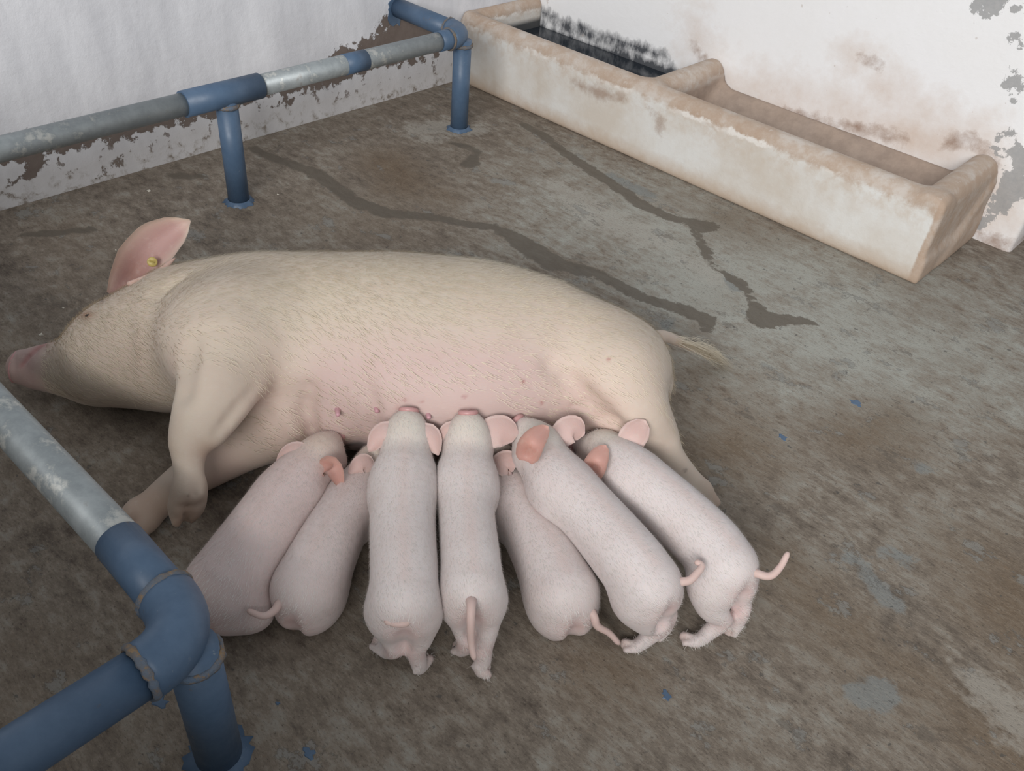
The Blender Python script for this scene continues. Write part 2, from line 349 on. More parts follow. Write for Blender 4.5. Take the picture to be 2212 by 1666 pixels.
# ------------------------------------------------------------------ piglets: survey of each body (pixel, pixel, height, radius)
def nd(px, py, z, r): return tuple(at(px, py, z))+(r,)
PIGLETS = [
 dict(label='piglet with dusty pink skin whose rump lies behind the blue elbow of the near rail', sit=True,
      spine=[(488, 1268, .085, .078), (555, 1172, .108, .074), (622, 1075, .115, .070), (665, 1018, .122, .058)],
      head=[(692, 987, .132, .043), (706, 967, .135, .034), (715, 954, .137, .024)],
      ears=[dict(path=[(674, 992, .160), (634, 976, .172), (597, 996, .152)], w=.050, out=True), dict(path=[(698, 1014, .155), (718, 1010, .178), (739, 1056, .130)], w=.040, out=False)],
      tail=None, legs=[[(548, 1318, .05, .04), (560, 1338, .02, .016)]], tone=(.69, .56, .535)),
 dict(label='piglet lying low with its thin tail curled sideways, head hidden under its neighbour', sit=True,
      spine=[(664, 1272, .078, .072), (702, 1185, .096, .063), (752, 1090, .090, .057), (790, 1035, .088, .048)],
      head=[(812, 1002, .098, .039), (828, 978, .122, .028), (836, 966, .134, .022)],
      ears=[dict(path=[(806, 1010, .142), (781, 1002, .156), (753, 1026, .140)], w=.046, out=True), dict(path=[(832, 1014, .115), (842, 1016, .12), (850, 1032, .10)], w=.04, out=True)],
      tail=[(640, 1280, .09), (607, 1300, .10), (592, 1320, .10), (568, 1331, .10), (534, 1319, .105)],
      legs=[[(665, 1322, .045, .035), (650, 1345, .018, .016), (638, 1350, .012, .011)]], tone=(.67, .575, .555)),
 dict(label='standing piglet with a short tail curled flat against its pale rump', sit=False,
      spine=[(873, 1296, .155, .062), (873, 1230, .165, .062), (870, 1130, .168, .063), (873, 1045, .175, .067), (877, 990, .186, .054)],
      head=[(878, 951, .206, .046), (880, 924, .227, .037), (881, 909, .238, .026)],
      ears=[dict(path=[(866, 944, .230), (826, 938, .235), (796, 976, .205)], w=.056, out=True), dict(path=[(896, 946, .230), (928, 940, .235), (947, 984, .205)], w=.052, out=True)],
      tail=[(878, 1310, .175), (882, 1340, .165), (862, 1348, .163), (830, 1342, .163)],
      legs=[[(844, 1325, .12, .042), (848, 1368, .085, .027), (854, 1400, .056, .0185), (836, 1404, .026, .016), (814, 1386, .014, .012)],
            [(902, 1325, .12, .042), (905, 1372, .085, .028), (898, 1402, .058, .0195), (904, 1430, .026, .016), (908, 1444, .012, .012), (925, 1424, .013, .011)]], tone=(.65, .59, .575)),
 dict(label='slim standing piglet whose long straight tail hangs down between its hind legs', sit=False,
      spine=[(1019, 1270, .155, .058), (1016, 1205, .165, .056), (1008, 1110, .168, .055), (1007, 1042, .175, .061), (1009, 988, .186, .052)],
      head=[(1011, 953, .206, .045), (1011, 927, .229, .036), (1011, 913, .241, .025)],
      ears=[dict(path=[(1000, 946, .230), (972, 932, .235), (946, 961, .205)], w=.050, out=True), dict(path=[(1034, 955, .215), (1075, 930, .235), (1120, 936, .225)], w=.066, out=True, wide=True)],
      tail=[(1018, 1292, .165), (1018, 1308, .190), (1017, 1345, .172), (1018, 1390, .13), (1025, 1426, .105)],
      legs=[[(996, 1300, .12, .038), (1003, 1352, .080, .025), (1006, 1386, .050, .017), (999, 1402, .020, .015), (988, 1396, .013, .012)],
            [(1044, 1302, .12, .040), (1047, 1360, .082, .026), (1044, 1398, .056, .0185), (1043, 1430, .024, .016), (1038, 1450, .012, .012), (1052, 1456, .011, .011)]], tone=(.65, .59, .575)),
 dict(label='piglet squeezed low between two others, wavy tail trailing to the floor', sit=True,
      spine=[(1216, 1283, .080, .072), (1176, 1188, .092, .064), (1122, 1090, .088, .058), (1096, 1038, .088, .048)],
      head=[(1086, 1006, .098, .039), (1076, 982, .125, .028), (1072, 970, .138, .022)],
      ears=[dict(path=[(1074, 1022, .138), (1092, 1000, .160), (1117, 1003, .156)], w=.054, out=True, wide=True), dict(path=[(1070, 1016, .115), (1060, 1012, .125), (1054, 1030, .105)], w=.04, out=True)],
      tail=[(1255, 1295, .09), (1281, 1328, .085), (1290, 1352, .065), (1316, 1368, .045), (1338, 1392, .022)],
      legs=[[(1205, 1332, .045, .036), (1206, 1360, .018, .016), (1196, 1370, .012, .011)], [(1240, 1330, .045, .032), (1243, 1354, .02, .014)]], tone=(.66, .585, .57)),
 dict(label='standing piglet with one ear turned open, showing its orange-pink inner side', sit=False, fore_shift=-.030,
      spine=[(1402, 1262, .156, .062), (1361, 1207, .170, .062), (1287, 1121, .176, .060), (1219, 1053, .178, .064), (1182, 1003, .180, .055)],
      head=[(1162, 964, .190, .045), (1144, 942, .203, .036), (1132, 928, .209, .026)],
      ears=[dict(path=[(1136, 996, .225), (1150, 958, .258), (1183, 921, .262)], w=.054, out=False), dict(path=[(1192, 962, .20), (1232, 926, .23), (1263, 938, .215)], w=.058, out=True, wide=True)],
      tail=[(1420, 1262, .15), (1456, 1257, .178), (1487, 1255, .186), (1506, 1238, .195), (1516, 1222, .20), (1501, 1213, .20)],
      legs=[[(1380, 1298, .115, .046), (1398, 1338, .085, .031), (1426, 1350, .060, .021), (1402, 1375, .030, .017), (1374, 1396, .014, .013), (1350, 1391, .012, .011)],
            [(1424, 1280, .115, .040), (1436, 1312, .080, .024), (1442, 1330, .062, .019), (1434, 1355, .028, .016), (1415, 1370, .013, .012)]], tone=(.66, .595, .585)),
 dict(label='standing piglet beside the sow hind leg, tail raised in a hook', sit=False,
      spine=[(1570, 1222, .155, .060), (1528, 1166, .165, .060), (1443, 1090, .168, .061), (1368, 1032, .168, .064), (1328, 994, .166, .053)],
      head=[(1303, 976, .155, .044), (1277, 970, .139, .033), (1260, 964, .127, .024)],
      ears=[dict(path=[(1277, 1030, .18), (1289, 998, .212), (1308, 962, .225)], w=.050, out=False), dict(path=[(1346, 972, .195), (1368, 942, .225), (1394, 908, .245)], w=.058, out=True, wide=True)],
      tail=[(1590, 1230, .15), (1630, 1238, .176), (1662, 1245, .180), (1685, 1226, .193), (1703, 1193, .215)],
      legs=[[(1536, 1268, .115, .044), (1538, 1308, .085, .032), (1562, 1336, .058, .021), (1537, 1361, .030, .017), (1506, 1384, .014, .013), (1478, 1376, .012, .011)],
            [(1586, 1258, .115, .038), (1597, 1295, .080, .024), (1601, 1318, .062, .019), (1590, 1345, .030, .016), (1574, 1362, .012, .012)]], tone=(.66, .60, .59)),
]

def piglet_field(sp, h=.0042):
    spine = [nd(*n) for n in sp['spine']]; head = [nd(*n) for n in sp['head']]
    c = np.mean([s[:3] for s in spine], 0); org = np.array([c[0], c[1], 0.0])
    rel = lambda n: (n[0]-org[0], n[1]-org[1], n[2], n[3])
    spine = [rel(n) for n in spine]; head = [rel(n) for n in head]
    legs = [[rel(nd(*n)) for n in l] for l in sp['legs']]
    allp = np.array([n[:3] for n in spine+head+[q for l in legs for q in l]])
    lo = allp.min(0)-.11; hi = allp.max(0)+.11; lo[2] = -.015
    F = Field(lo, hi, h)
    S = np.array([n[:3] for n in spine])
    bk = S[0]-S[1]; bk[2] = 0; bk /= np.linalg.norm(bk); lat = np.array([-bk[1], bk[0], 0])
    drop = .016 if not sp['sit'] else .018
    F.chain(spine+[head[0]], .02, drop)
    # hams and shoulders
    R = np.stack([bk, lat, np.array([0, 0, 1.0])], 1)
    r0 = spine[0][3]
    for s_ in (-1, 1):
        F.ell(S[0]+lat*s_*r0*.29-bk*.012-np.array([0, 0, .016]), (r0*.86, r0*.64, r0*.92), .016, R)
    sh = S[-2]; fw = S[-1]-S[-2]; fw[2] = 0; fw /= np.linalg.norm(fw); la = np.array([-fw[1], fw[0], 0])
    for s_ in (-1, 1):
        F.ell(sh+la*s_*spine[-2][3]*.5-np.array([0, 0, .03]), (.052, .034, .058), .03, np.stack([fw, la, np.array([0, 0, 1.0])], 1))
        q = sh+la*(s_*.036+sp.get('fore_shift', 0.0))+fw*.01
        if sp['sit']:
            F.chain([(q[0], q[1], .06, .026), tuple(q+fw*.03+la*s_*.01-np.array([0, 0, q[2]-.02]))+(.014,), tuple(q+fw*.07+la*s_*.01-np.array([0, 0, q[2]-.014]))+(.013,)], .02)
        else:
            F.chain([(q[0], q[1], .11, .028), (q[0], q[1], .055, .017), (q[0]+fw[0]*.01, q[1]+fw[1]*.01, .015, .014)], .02)
            F.cone((q[0]+fw[0]*.01, q[1]+fw[1]*.01, .012), (q[0]+fw[0]*.03, q[1]+fw[1]*.03, .010), .013, .010, .008)
    # head: skull, cheeks, muzzle
    F.chain(head, .025)
    H = np.array([n[:3] for n in head]); hd = H[-1]-H[0]; hd /= np.linalg.norm(hd); hl = np.cross(hd, [0, 0, 1]); hl /= np.linalg.norm(hl)
    for s_ in (-1, 1): F.ell(H[0]+hl*s_*.024+hd*.008-np.array([0, 0, .022]), (.028, .028, .03), .02)
    # hind legs
    for l in legs:
        F.cone(S[0]-np.array([0, 0, .03]), l[0][:3], r0*.55, l[0][3], .03)
        F.chain(l, .012)
        if len(l) >= 4:   # cloven foot: second toe beside the last node, dew claw behind
            a, b = np.array(l[-2][:3]), np.array(l[-1][:3]); t = b-a; t[2] = 0; t /= max(np.linalg.norm(t), 1e-6); n_ = np.array([-t[1], t[0], 0])
            F.cone(a+n_*.006, b+n_*.014-t*.003, l[-2][3]*.75, .0065, .003); F.groove([tuple(b+n_*.007+t*.012)+(.003,), tuple(b+n_*.006-t*.010+np.array([0, 0, .010]))+(.003,)], .004)
            F.cone(a-t*.006+np.array([0, 0, .012]), a-t*.016+np.array([0, 0, .006]), .008, .005, .005)
    # cleft under the tail
    e = S[0]+bk*(r0+.006)
    F.groove([tuple(e+np.array([0, 0, .012]))+(.004,), tuple(e-bk*.004-np.array([0, 0, .03]))+(.008,), tuple(e-bk*.02-np.array([0, 0, .075]))+(.010,)], .02)
    F.floor(0.0, .006)
    return F, org, dict(S=S, H=H, hd=hd, hl=hl, bk=bk, lat=lat, r0=r0, spine=spine, head=head, legs=legs)

def piglet_colour(P, info, tone):
    C = np.tile(np.array(tone, float), (len(P), 1))
    H = info['H']
    C = mixc(C, (.62, .36, .33), gauss(P, H[-1], .022)*.7)
    C = mixc(C, np.array(tone)*np.array([.93, .95, .80]), gauss(P, H[0]+np.array([0, 0, .03]), .05)*.8)
    # pinker along the ridge of the back, at hocks and under the tail
    S = info['S']; d = np.full(len(P), 9.0)
    for i in range(len(S)-1):
        t = np.array([0, 0, info['spine'][i][3]]); u = np.array([0, 0, info['spine'][i+1][3]])
        d = np.minimum(d, seg_dist(P, S[i]+t, S[i+1]+u))
    C = mixc(C, (.62, .47, .43), np.exp(-(d/.012)**2)*.35)
    C = mixc(C, (.66, .36, .33), gauss(P, S[0]+info['bk']*(info['r0'])-np.array([0, 0, .02]), .035)*.45)
    for l in info['legs']:
        if len(l) >= 4: C = mixc(C, (.66, .34, .31), gauss(P, l[2][:3], .022)*.55)
        C = mixc(C, (.46, .30, .25), gauss(P, l[-1][:3], .015)*.7)
    for s_ in (-1, 1):
        C = mixc(C, (.66, .38, .34), gauss(P, H[0]+info['hl']*s_*.042-info['hd']*.015+np.array([0, 0, .012]), .02)*.5)
    return C
# ------------------------------------------------------------------ shader helpers
def N(nt, typ, props=None, ins=None):
    n = nt.nodes.new(typ)
    for k, v in (props or {}).items(): setattr(n, k, v)
    for k, v in (ins or {}).items():
        if isinstance(v, bpy.types.NodeSocket): nt.links.new(v, n.inputs[k])
        else: n.inputs[k].default_value = v
    return n
def c4(c): return (c[0], c[1], c[2], 1.0)
def noise(nt, vec, scale, detail=6.0, rough=.6, dist=0.0):
    return N(nt, 'ShaderNodeTexNoise', None, {'Vector': vec, 'Scale': scale, 'Detail': detail, 'Roughness': rough, 'Distortion': dist}).outputs['Fac']
def math_(nt, op, a, b=0.0, clamp=False):
    return N(nt, 'ShaderNodeMath', {'operation': op, 'use_clamp': clamp}, {0: a, 1: b}).outputs[0]
def mapr(nt, v, a, b, c=0.0, d=1.0):
    return N(nt, 'ShaderNodeMapRange', {'clamp': True}, {0: v, 1: a, 2: b, 3: c, 4: d}).outputs[0]
def mix(nt, f, a, b, blend='MIX'):
    n = nt.nodes.new('ShaderNodeMix'); n.data_type = 'RGBA'; n.blend_type = blend; n.clamp_factor = True
    for sock, v in ((n.inputs[0], f), (n.inputs[6], a), (n.inputs[7], b)):
        if isinstance(v, bpy.types.NodeSocket): nt.links.new(v, sock)
        else: sock.default_value = v if not isinstance(v, tuple) or len(v) == 4 else c4(v)
    return n.outputs[2]
def attr(nt, name, out='Fac'): return N(nt, 'ShaderNodeAttribute', {'attribute_name': name}).outputs[out]
def position(nt): return N(nt, 'ShaderNodeNewGeometry').outputs['Position']
def objcoord(nt): return N(nt, 'ShaderNodeTexCoord').outputs['Object']
def sepxyz(nt, v):
    n = N(nt, 'ShaderNodeSeparateXYZ', None, {0: v}); return n.outputs
def scaled(nt, v, s): return N(nt, 'ShaderNodeMapping', None, {'Vector': v, 'Scale': s}).outputs[0]
def bump(nt, h, strength=.3, dist=.002):
    return N(nt, 'ShaderNodeBump', None, {'Height': h, 'Strength': strength, 'Distance': dist}).outputs[0]
def material(name):
    m = bpy.data.materials.new(name); m.use_nodes = True
    nt = m.node_tree; b = nt.nodes['Principled BSDF']
    return m, nt, b
def put(nt, b, **kw):
    for k, v in kw.items():
        s = b.inputs[k.replace('_', ' ')]
        if isinstance(v, bpy.types.NodeSocket): nt.links.new(v, s)
        else: s.default_value = v if not (isinstance(v, tuple) and len(v) == 3 and s.type == 'RGBA') else c4(v)

# ------------------------------------------------------------------ object helpers
def tag(o, label=None, cat=None, group=None, kind=None):
    for k, v in (('label', label), ('category', cat), ('group', group), ('kind', kind)):
        if v: o[k] = v
    return o
def empty(name, loc, rz=0.0):
    o = bpy.data.objects.new(name, None); o.empty_display_size = .05; col.objects.link(o)
    o.location = loc; o.rotation_euler = (0, 0, rz); return o
def mesh_obj(name, V, F, mat, parent=None, smooth=True, colour=None, attrs=None):
    V = np.asarray(V, float)
    me = bpy.data.meshes.new(name)
    me.from_pydata(V.tolist(), [], F.tolist() if isinstance(F, np.ndarray) else F)
    if colour is not None:
        a = me.color_attributes.new('tint', 'FLOAT_COLOR', 'POINT')
        buf = np.ones((len(V), 4), np.float32); buf[:, :3] = colour; a.data.foreach_set('color', buf.ravel())
    for k, v in (attrs or {}).items():
        a = me.attributes.new(k, 'FLOAT', 'POINT'); a.data.foreach_set('value', np.asarray(v, np.float32))
    if smooth: me.polygons.foreach_set('use_smooth', [True]*len(me.polygons))
    me.materials.append(mat); me.update()
    o = bpy.data.objects.new(name, me); col.objects.link(o)
    if parent: o.parent = parent
    return o
def outward(V, F):
    a, b, c = V[F[:, 0]], V[F[:, 1]], V[F[:, 2]]
    vol = np.einsum('ij,ij->i', a, np.cross(b, c)).sum()
    if F.shape[1] == 4:
        d = V[F[:, 3]]; vol += np.einsum('ij,ij->i', a, np.cross(c, d)).sum()
    return F if vol > 0 else F[:, ::-1].copy()
def smooth_path(pts, n=8):
    P = np.array([p[:3] for p in pts], float); Q = np.vstack([2*P[0]-P[1], P, 2*P[-1]-P[-2]])
    out = []
    for i in range(1, len(Q)-2):
        for t in np.linspace(0, 1, n, endpoint=False):
            out.append(.5*((2*Q[i])+(-Q[i-1]+Q[i+1])*t+(2*Q[i-1]-5*Q[i]+4*Q[i+1]-Q[i+2])*t*t+(-Q[i-1]+3*Q[i]-3*Q[i+1]+Q[i+2])*t**3))
    out.append(P[-1]); return np.array(out)
def tube(P, R, seg=20, cap=True):
    P = np.asarray(P, float); R = np.broadcast_to(np.asarray(R, float), (len(P),))
    T = np.gradient(P, axis=0); T /= np.linalg.norm(T, axis=1)[:, None]
    u = np.cross(T[0], [0.31, .2, .93]); u /= np.linalg.norm(u); V = []; F = []
    th = np.linspace(0, 2*np.pi, seg, endpoint=False)
    for i in range(len(P)):
        u = u-T[i]*(u@T[i]); u /= np.linalg.norm(u); w = np.cross(T[i], u)
        V.append(P[i]+R[i]*(np.cos(th)[:, None]*u+np.sin(th)[:, None]*w))
    V = np.concatenate(V)
    for i in range(len(P)-1):
        for j in range(seg):
            k = (j+1) % seg; F.append([i*seg+j, i*seg+k, (i+1)*seg+k, (i+1)*seg+j])
    if cap: F.append(list(range(seg))[::-1]); F.append([(len(P)-1)*seg+j for j in range(seg)])
    return V, F
def ear(path, width, out, wide=False, cup=.5, thick=.004, nv=12, nu=9, table=None):
    P = smooth_path(path, 6); s = np.linspace(0, 1, nv)
    t_ = np.linspace(0, 1, len(P)); P = np.stack([np.interp(s, t_, P[:, i]) for i in range(3)], 1)
    T = np.gradient(P, axis=0); T /= np.linalg.norm(T, axis=1)[:, None]
    tab = table or ([.5, .85, 1.06, 1.0, .66, .12] if wide else [.5, .85, 1.0, .74, .40, .06])
    wv = np.interp(s, [0, .15, .4, .7, .9, 1], tab)*width*.5
    top, bot, cu = [], [], []
    n0 = CAM_C-P[len(P)//2]; n0 /= np.linalg.norm(n0); n0 = n0+np.array([0, 0, .25])
    for i in range(nv):
        n = n0-T[i]*(n0@T[i]); n /= np.linalg.norm(n); w = np.cross(T[i], n)
        for u in np.linspace(-1, 1, nu):
            off = (-1 if out else 1)*cup*wv[i]*u*u-(0 if out else 1)*.30*width*math.exp(-((s[i]-.30)/.16)**2)*(1-u*u)**2
            p = P[i]+w*u*wv[i]+n*off
            e = thick*.5*max(.25, 1-abs(u)**3*.7)*(1-.5*s[i])
            top.append(p+n*e); bot.append(p-n*e); cu.append((s[i], u))
    V = np.array(top+bot); n = nv*nu; F = []
    for i in range(nv-1):
        for j in range(nu-1):
            a = i*nu+j; q = [a, a+1, a+nu+1, a+nu]; F.append(q); F.append([n+x for x in q[::-1]])
    rim = [i*nu for i in range(nv)]+[(nv-1)*nu+j for j in range(1, nu)]+[i*nu+nu-1 for i in range(nv-2, -1, -1)]+[j for j in range(nu-2, 0, -1)]
    for a, b in zip(rim, rim[1:]+rim[:1]): F.append([b, a, n+a, n+b])
    F = np.array(F); return V, F[:, ::-1].copy(), np.array(cu+cu)
def normals(V, F):
    n = np.cross(V[F[:, 2]]-V[F[:, 0]], V[F[:, 3]]-V[F[:, 1]]); a = np.linalg.norm(n, axis=1)
    return n/np.maximum(a, 1e-12)[:, None], a
def hair(name, V, F, count, length, width, flow, mat, parent, weight=None, lift=.25, seed=1):
    rg = np.random.default_rng(seed)
    nf, ar = normals(V, F); c = V[F].mean(1)
    w = ar*(weight(c, nf) if weight else 1.0); w = w/w.sum()
    f = rg.choice(len(F), count, p=w)
    r = rg.random((count, 4)); r /= r.sum(1)[:, None]
    P = (V[F[f]]*r[:, :, None]).sum(1); n = nf[f]
    d = flow(P)+rg.normal(0, .22, (count, 3)); d -= n*(d*n).sum(1)[:, None]; d /= np.maximum(np.linalg.norm(d, axis=1), 1e-6)[:, None]
    L = length*(.6+.7*rg.random(count))[:, None]
    s = np.cross(d, n)*width*.5
    k = lift*(.5+rg.random(count))[:, None]
    p1 = P+d*L*.5+n*L*k*.6; p2 = P+d*L+n*L*k*.75
    base = P-n*.0015
    W = np.stack([base-s, base+s, p1-s*.8, p1+s*.8, p2], 1).reshape(-1, 3)
    i = np.arange(count)[:, None]*5
    quads = (i+np.array([[0, 1, 3, 2]])).tolist(); tris = (i+np.array([[2, 3, 4]])).tolist()
    o = mesh_obj(name, W, quads+tris, mat, parent)
    tag(o, kind='stuff'); return o
def field2d(P, items):
    # signed depth (m) inside a set of tapered strokes and blobs: max(width - distance)
    out = np.full(len(P), -9.0)
    for pts in items:
        if len(pts) == 1: out = np.maximum(out, pts[0][2]-np.linalg.norm(P-np.array(pts[0][:2]), axis=1))
        for a, b in zip(pts[:-1], pts[1:]):
            A, B = np.array(a[:2]), np.array(b[:2]); ba = B-A; t = np.clip(((P-A)@ba)/max(ba@ba, 1e-9), 0, 1)
            out = np.maximum(out, a[2]+(b[2]-a[2])*t-np.linalg.norm(P-A-t[:, None]*ba, axis=1))
    return out
def grid(u0, u1, v0, v1, h):
    u = np.linspace(u0, u1, int(round((u1-u0)/h))+1); v = np.linspace(v0, v1, int(round((v1-v0)/h))+1)
    U, Vv = np.meshgrid(u, v, indexing='ij'); P = np.stack([U.ravel(), Vv.ravel()], 1)
    i = np.arange(len(u)*len(v)).reshape(len(u), len(v))
    F = np.stack([i[:-1, :-1].ravel(), i[1:, :-1].ravel(), i[1:, 1:].ravel(), i[:-1, 1:].ravel()], 1)
    return P, F
# ------------------------------------------------------------------ floor
def fp(px, py, w): p = at(px, py); return (p[0], p[1], w)
WET = [
 [fp(540, 318, .018), fp(600, 345, .03), fp(680, 372, .03), fp(735, 412, .03), fp(775, 440, .03), fp(840, 462, .03), fp(910, 466, .03), fp(1000, 482, .022), fp(1070, 492, .02), fp(1120, 520, .04), fp(1200, 570, .05), fp(1290, 590, .03), fp(1380, 640, .022), fp(1470, 668, .022), fp(1525, 692, .03), fp(1520, 715, .02)],
 [fp(1120, 262, .012), fp(1170, 290, .022), fp(1240, 345, .022), fp(1330, 402, .03), fp(1390, 442, .03), fp(1440, 468, .022), fp(1535, 490, .03)],
 [fp(1500, 480, .02), fp(1518, 530, .02), fp(1540, 572, .02), fp(1600, 612, .02), fp(1630, 652, .022), fp(1645, 690, .045), fp(1700, 690, .03), fp(1765, 700, .008)],
 [fp(372, 378, .02), fp(405, 380, .026), fp(440, 382, .015)], [fp(45, 508, .008), fp(110, 503, .018), fp(195, 497, .012)],
 [fp(965, 306, .008), fp(1010, 318, .025), fp(1030, 330, .02), fp(1012, 355, .035)],
]
PALE = [[fp(905, 280, .06), fp(960, 272, .08), fp(1035, 282, .05)], [fp(930, 300, .05)], [fp(1200, 400, .05), fp(1300, 470, .09), fp(1420, 520, .07)],
        [fp(1560, 600, .05), fp(1480, 560, .04)], [fp(2100, 540, .02)], [fp(2130, 1480, .05), fp(2200, 1560, .06)]]
GREY = [[fp(1805, 1198, .012), fp(1850, 1215, .02), fp(1900, 1275, .024), fp(1945, 1312, .016)], [fp(1850, 1495, .025), fp(1900, 1495, .035), fp(1875, 1530, .02)],
        [fp(1905, 1190, .015), fp(1960, 1210, .02)], [fp(1440, 700, .02)], [fp(1320, 380, .03), fp(1400, 420, .03)], [fp(1590, 620, .03), fp(1570, 590, .02)], [fp(1990, 1010, .02)]]
RUST = [[fp(1640, 1190, .03), fp(1750, 1290, .06), fp(1870, 1390, .08), fp(2010, 1470, .08), fp(2120, 1560, .09), fp(2212, 1650, .1)], [fp(2180, 1250, .1), fp(2212, 1330, .14)],
        [fp(830, 350, .10), fp(880, 395, .10)], [fp(1560, 470, .05), fp(1640, 520, .06)], [fp(1490, 1000, .05), fp(1600, 960, .08)], [fp(1300, 1450, .05)], [fp(950, 420, .05)], [fp(1850, 950, .10), fp(1930, 900, .08)]]
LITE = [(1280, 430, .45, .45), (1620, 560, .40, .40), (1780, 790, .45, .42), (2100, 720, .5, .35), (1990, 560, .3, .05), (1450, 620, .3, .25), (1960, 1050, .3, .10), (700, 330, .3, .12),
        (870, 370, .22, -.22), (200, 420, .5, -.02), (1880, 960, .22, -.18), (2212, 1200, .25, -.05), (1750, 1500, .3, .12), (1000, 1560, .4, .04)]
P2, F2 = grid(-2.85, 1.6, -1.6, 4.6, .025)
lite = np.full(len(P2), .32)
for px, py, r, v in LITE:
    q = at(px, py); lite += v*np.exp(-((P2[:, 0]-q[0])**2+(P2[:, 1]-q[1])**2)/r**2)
m_floor, nt, b = material('stained_concrete')
pos = position(nt)
aniso = scaled(nt, pos, (.45, 1.0, 1.0))
n1 = noise(nt, pos, 4.0, 8, .64); n2 = noise(nt, pos, 17.0, 8, .68); n3 = noise(nt, aniso, 75.0, 6, .72)
n4 = noise(nt, aniso, 230.0, 3, .75); n5 = noise(nt, pos, 2.1, 5, .6); n6 = noise(nt, aniso, 34.0, 7, .75)
def dev(v, k): return math_(nt, 'MULTIPLY', math_(nt, 'SUBTRACT', v, .5), k)
def plus(*v):
    r = v[0]
    for q in v[1:]: r = math_(nt, 'ADD', r, q)
    return r
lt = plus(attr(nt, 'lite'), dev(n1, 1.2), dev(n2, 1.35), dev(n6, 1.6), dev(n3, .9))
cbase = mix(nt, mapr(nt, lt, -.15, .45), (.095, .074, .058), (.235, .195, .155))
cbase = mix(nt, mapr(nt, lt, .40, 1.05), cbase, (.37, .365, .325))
cbase = mix(nt, mapr(nt, n5, .45, .68, 0, .4), cbase, (.185, .140, .10))
rust = plus(attr(nt, 'rust'), dev(n1, .45), dev(n2, .22), dev(n3, .20))
cbase = mix(nt, mapr(nt, rust, -.08, .12, 0, .62), cbase, (.150, .098, .056))
pale = plus(attr(nt, 'pale'), dev(n2, .26), dev(n3, .10))
cbase = mix(nt, mapr(nt, pale, -.02, .03, 0, .55), cbase, (.40, .375, .33))
grey = plus(attr(nt, 'grey'), dev(n2, .09), dev(n3, .04))
cbase = mix(nt, mapr(nt, grey, -.006, .008, 0, .7), cbase, (.215, .228, .222))
# exposed sand grains and pits
cbase = mix(nt, mapr(nt, n4, .56, .74, 0, .6), cbase, (.36, .30, .235))
cbase = mix(nt, mapr(nt, n4, .44, .28, 0, .75), cbase, (.050, .038, .030))
cbase = mix(nt, mapr(nt, n3, .60, .76, 0, .45), cbase, (.23, .135, .070))
cbase = mix(nt, mapr(nt, n3, .40, .26, 0, .55), cbase, (.060, .050, .042))
scab = noise(nt, scaled(nt, pos, (.7, 1.0, 1.0)), 9.0, 9, .72)
cbase = mix(nt, mapr(nt, scab, .605, .620, 0, .55), cbase, (.245, .245, .23))
cbase = mix(nt, mapr(nt, math_(nt, 'ABSOLUTE', math_(nt, 'SUBTRACT', scab, .605)), .012, .003, 0, .55), cbase, (.085, .075, .066))
scab2 = noise(nt, scaled(nt, pos, (.6, 1.0, 1.0)), 6.5, 9, .72, .3)
cbase = mix(nt, mapr(nt, scab2, .62, .64, 0, .5), cbase, (.110, .092, .076))
chip = noise(nt, pos, 38.0, 3, .55)
cbase = mix(nt, mapr(nt, chip, .68, .72, 0, .65), cbase, (.070, .068, .064))
wet = plus(attr(nt, 'wet'), dev(n2, .075), dev(n1, .05), dev(n3, .03))
wf = mapr(nt, wet, -.002, .004, 0, .88)
wc = mix(nt, n6, (.080, .065, .048), (.150, .125, .096))
cbase = mix(nt, wf, cbase, wc)
hgt = math_(nt, 'ADD', math_(nt, 'MULTIPLY', n4, .6), math_(nt, 'MULTIPLY', n3, 1.0))
put(nt, b, Base_Color=cbase, Roughness=mapr(nt, wf, 0, 1, .82, .48), Normal=bump(nt, hgt, .55, .004))
b.inputs['Specular IOR Level'].default_value = .35
floor = mesh_obj('floor', np.column_stack([P2, np.zeros(len(P2))]), F2, m_floor, None, True, None,
                 dict(lite=lite, wet=field2d(P2, WET), pale=field2d(P2, PALE), grey=field2d(P2, GREY), rust=field2d(P2, RUST)))
tag(floor, 'stained brown and grey concrete pen floor with dark wet streaks', 'floor', kind='structure')

# ------------------------------------------------------------------ walls
XL, YR, XEND = -2.812, 3.243, -.497
def lp(px, py, w): p = on_plane(px, py, 0, XL); return (p[1], p[2], w)
def rp(px, py, w): p = on_plane(px, py, 1, YR); return (p[0], p[2], w)
m_wl, nt, b = material('peeling_whitewash')
pos = position(nt); sx = sepxyz(nt, pos)
n1 = noise(nt, pos, 5.0, 6, .6); n2 = noise(nt, pos, 22.0, 7, .68); n3 = noise(nt, pos, 90.0, 4, .6); n4 = noise(nt, scaled(nt, pos, (1, 1, .25)), 9.0, 5, .6)
wh = mix(nt, mapr(nt, n4, .35, .7), (.60, .60, .63), (.76, .76, .79))
wh = mix(nt, mapr(nt, math_(nt, 'ADD', sx[2], math_(nt, 'MULTIPLY', n1, .12)), .24, .13, 0, .55), wh, (.50, .47, .45))
bare = math_(nt, 'ADD', attr(nt, 'bare'), math_(nt, 'MULTIPLY', math_(nt, 'SUBTRACT', n2, .5), .16))
bare = math_(nt, 'ADD', bare, math_(nt, 'MULTIPLY', math_(nt, 'SUBTRACT', n1, .5), .10))
bf = mapr(nt, bare, -.002, .004)
bc = mix(nt, n2, (.10, .075, .062), (.21, .17, .15))
chips = math_(nt, 'MULTIPLY', mapr(nt, n2, .59, .62), mapr(nt, math_(nt, 'ADD', sx[2], math_(nt, 'MULTIPLY', n1, .2)), .30, .22))
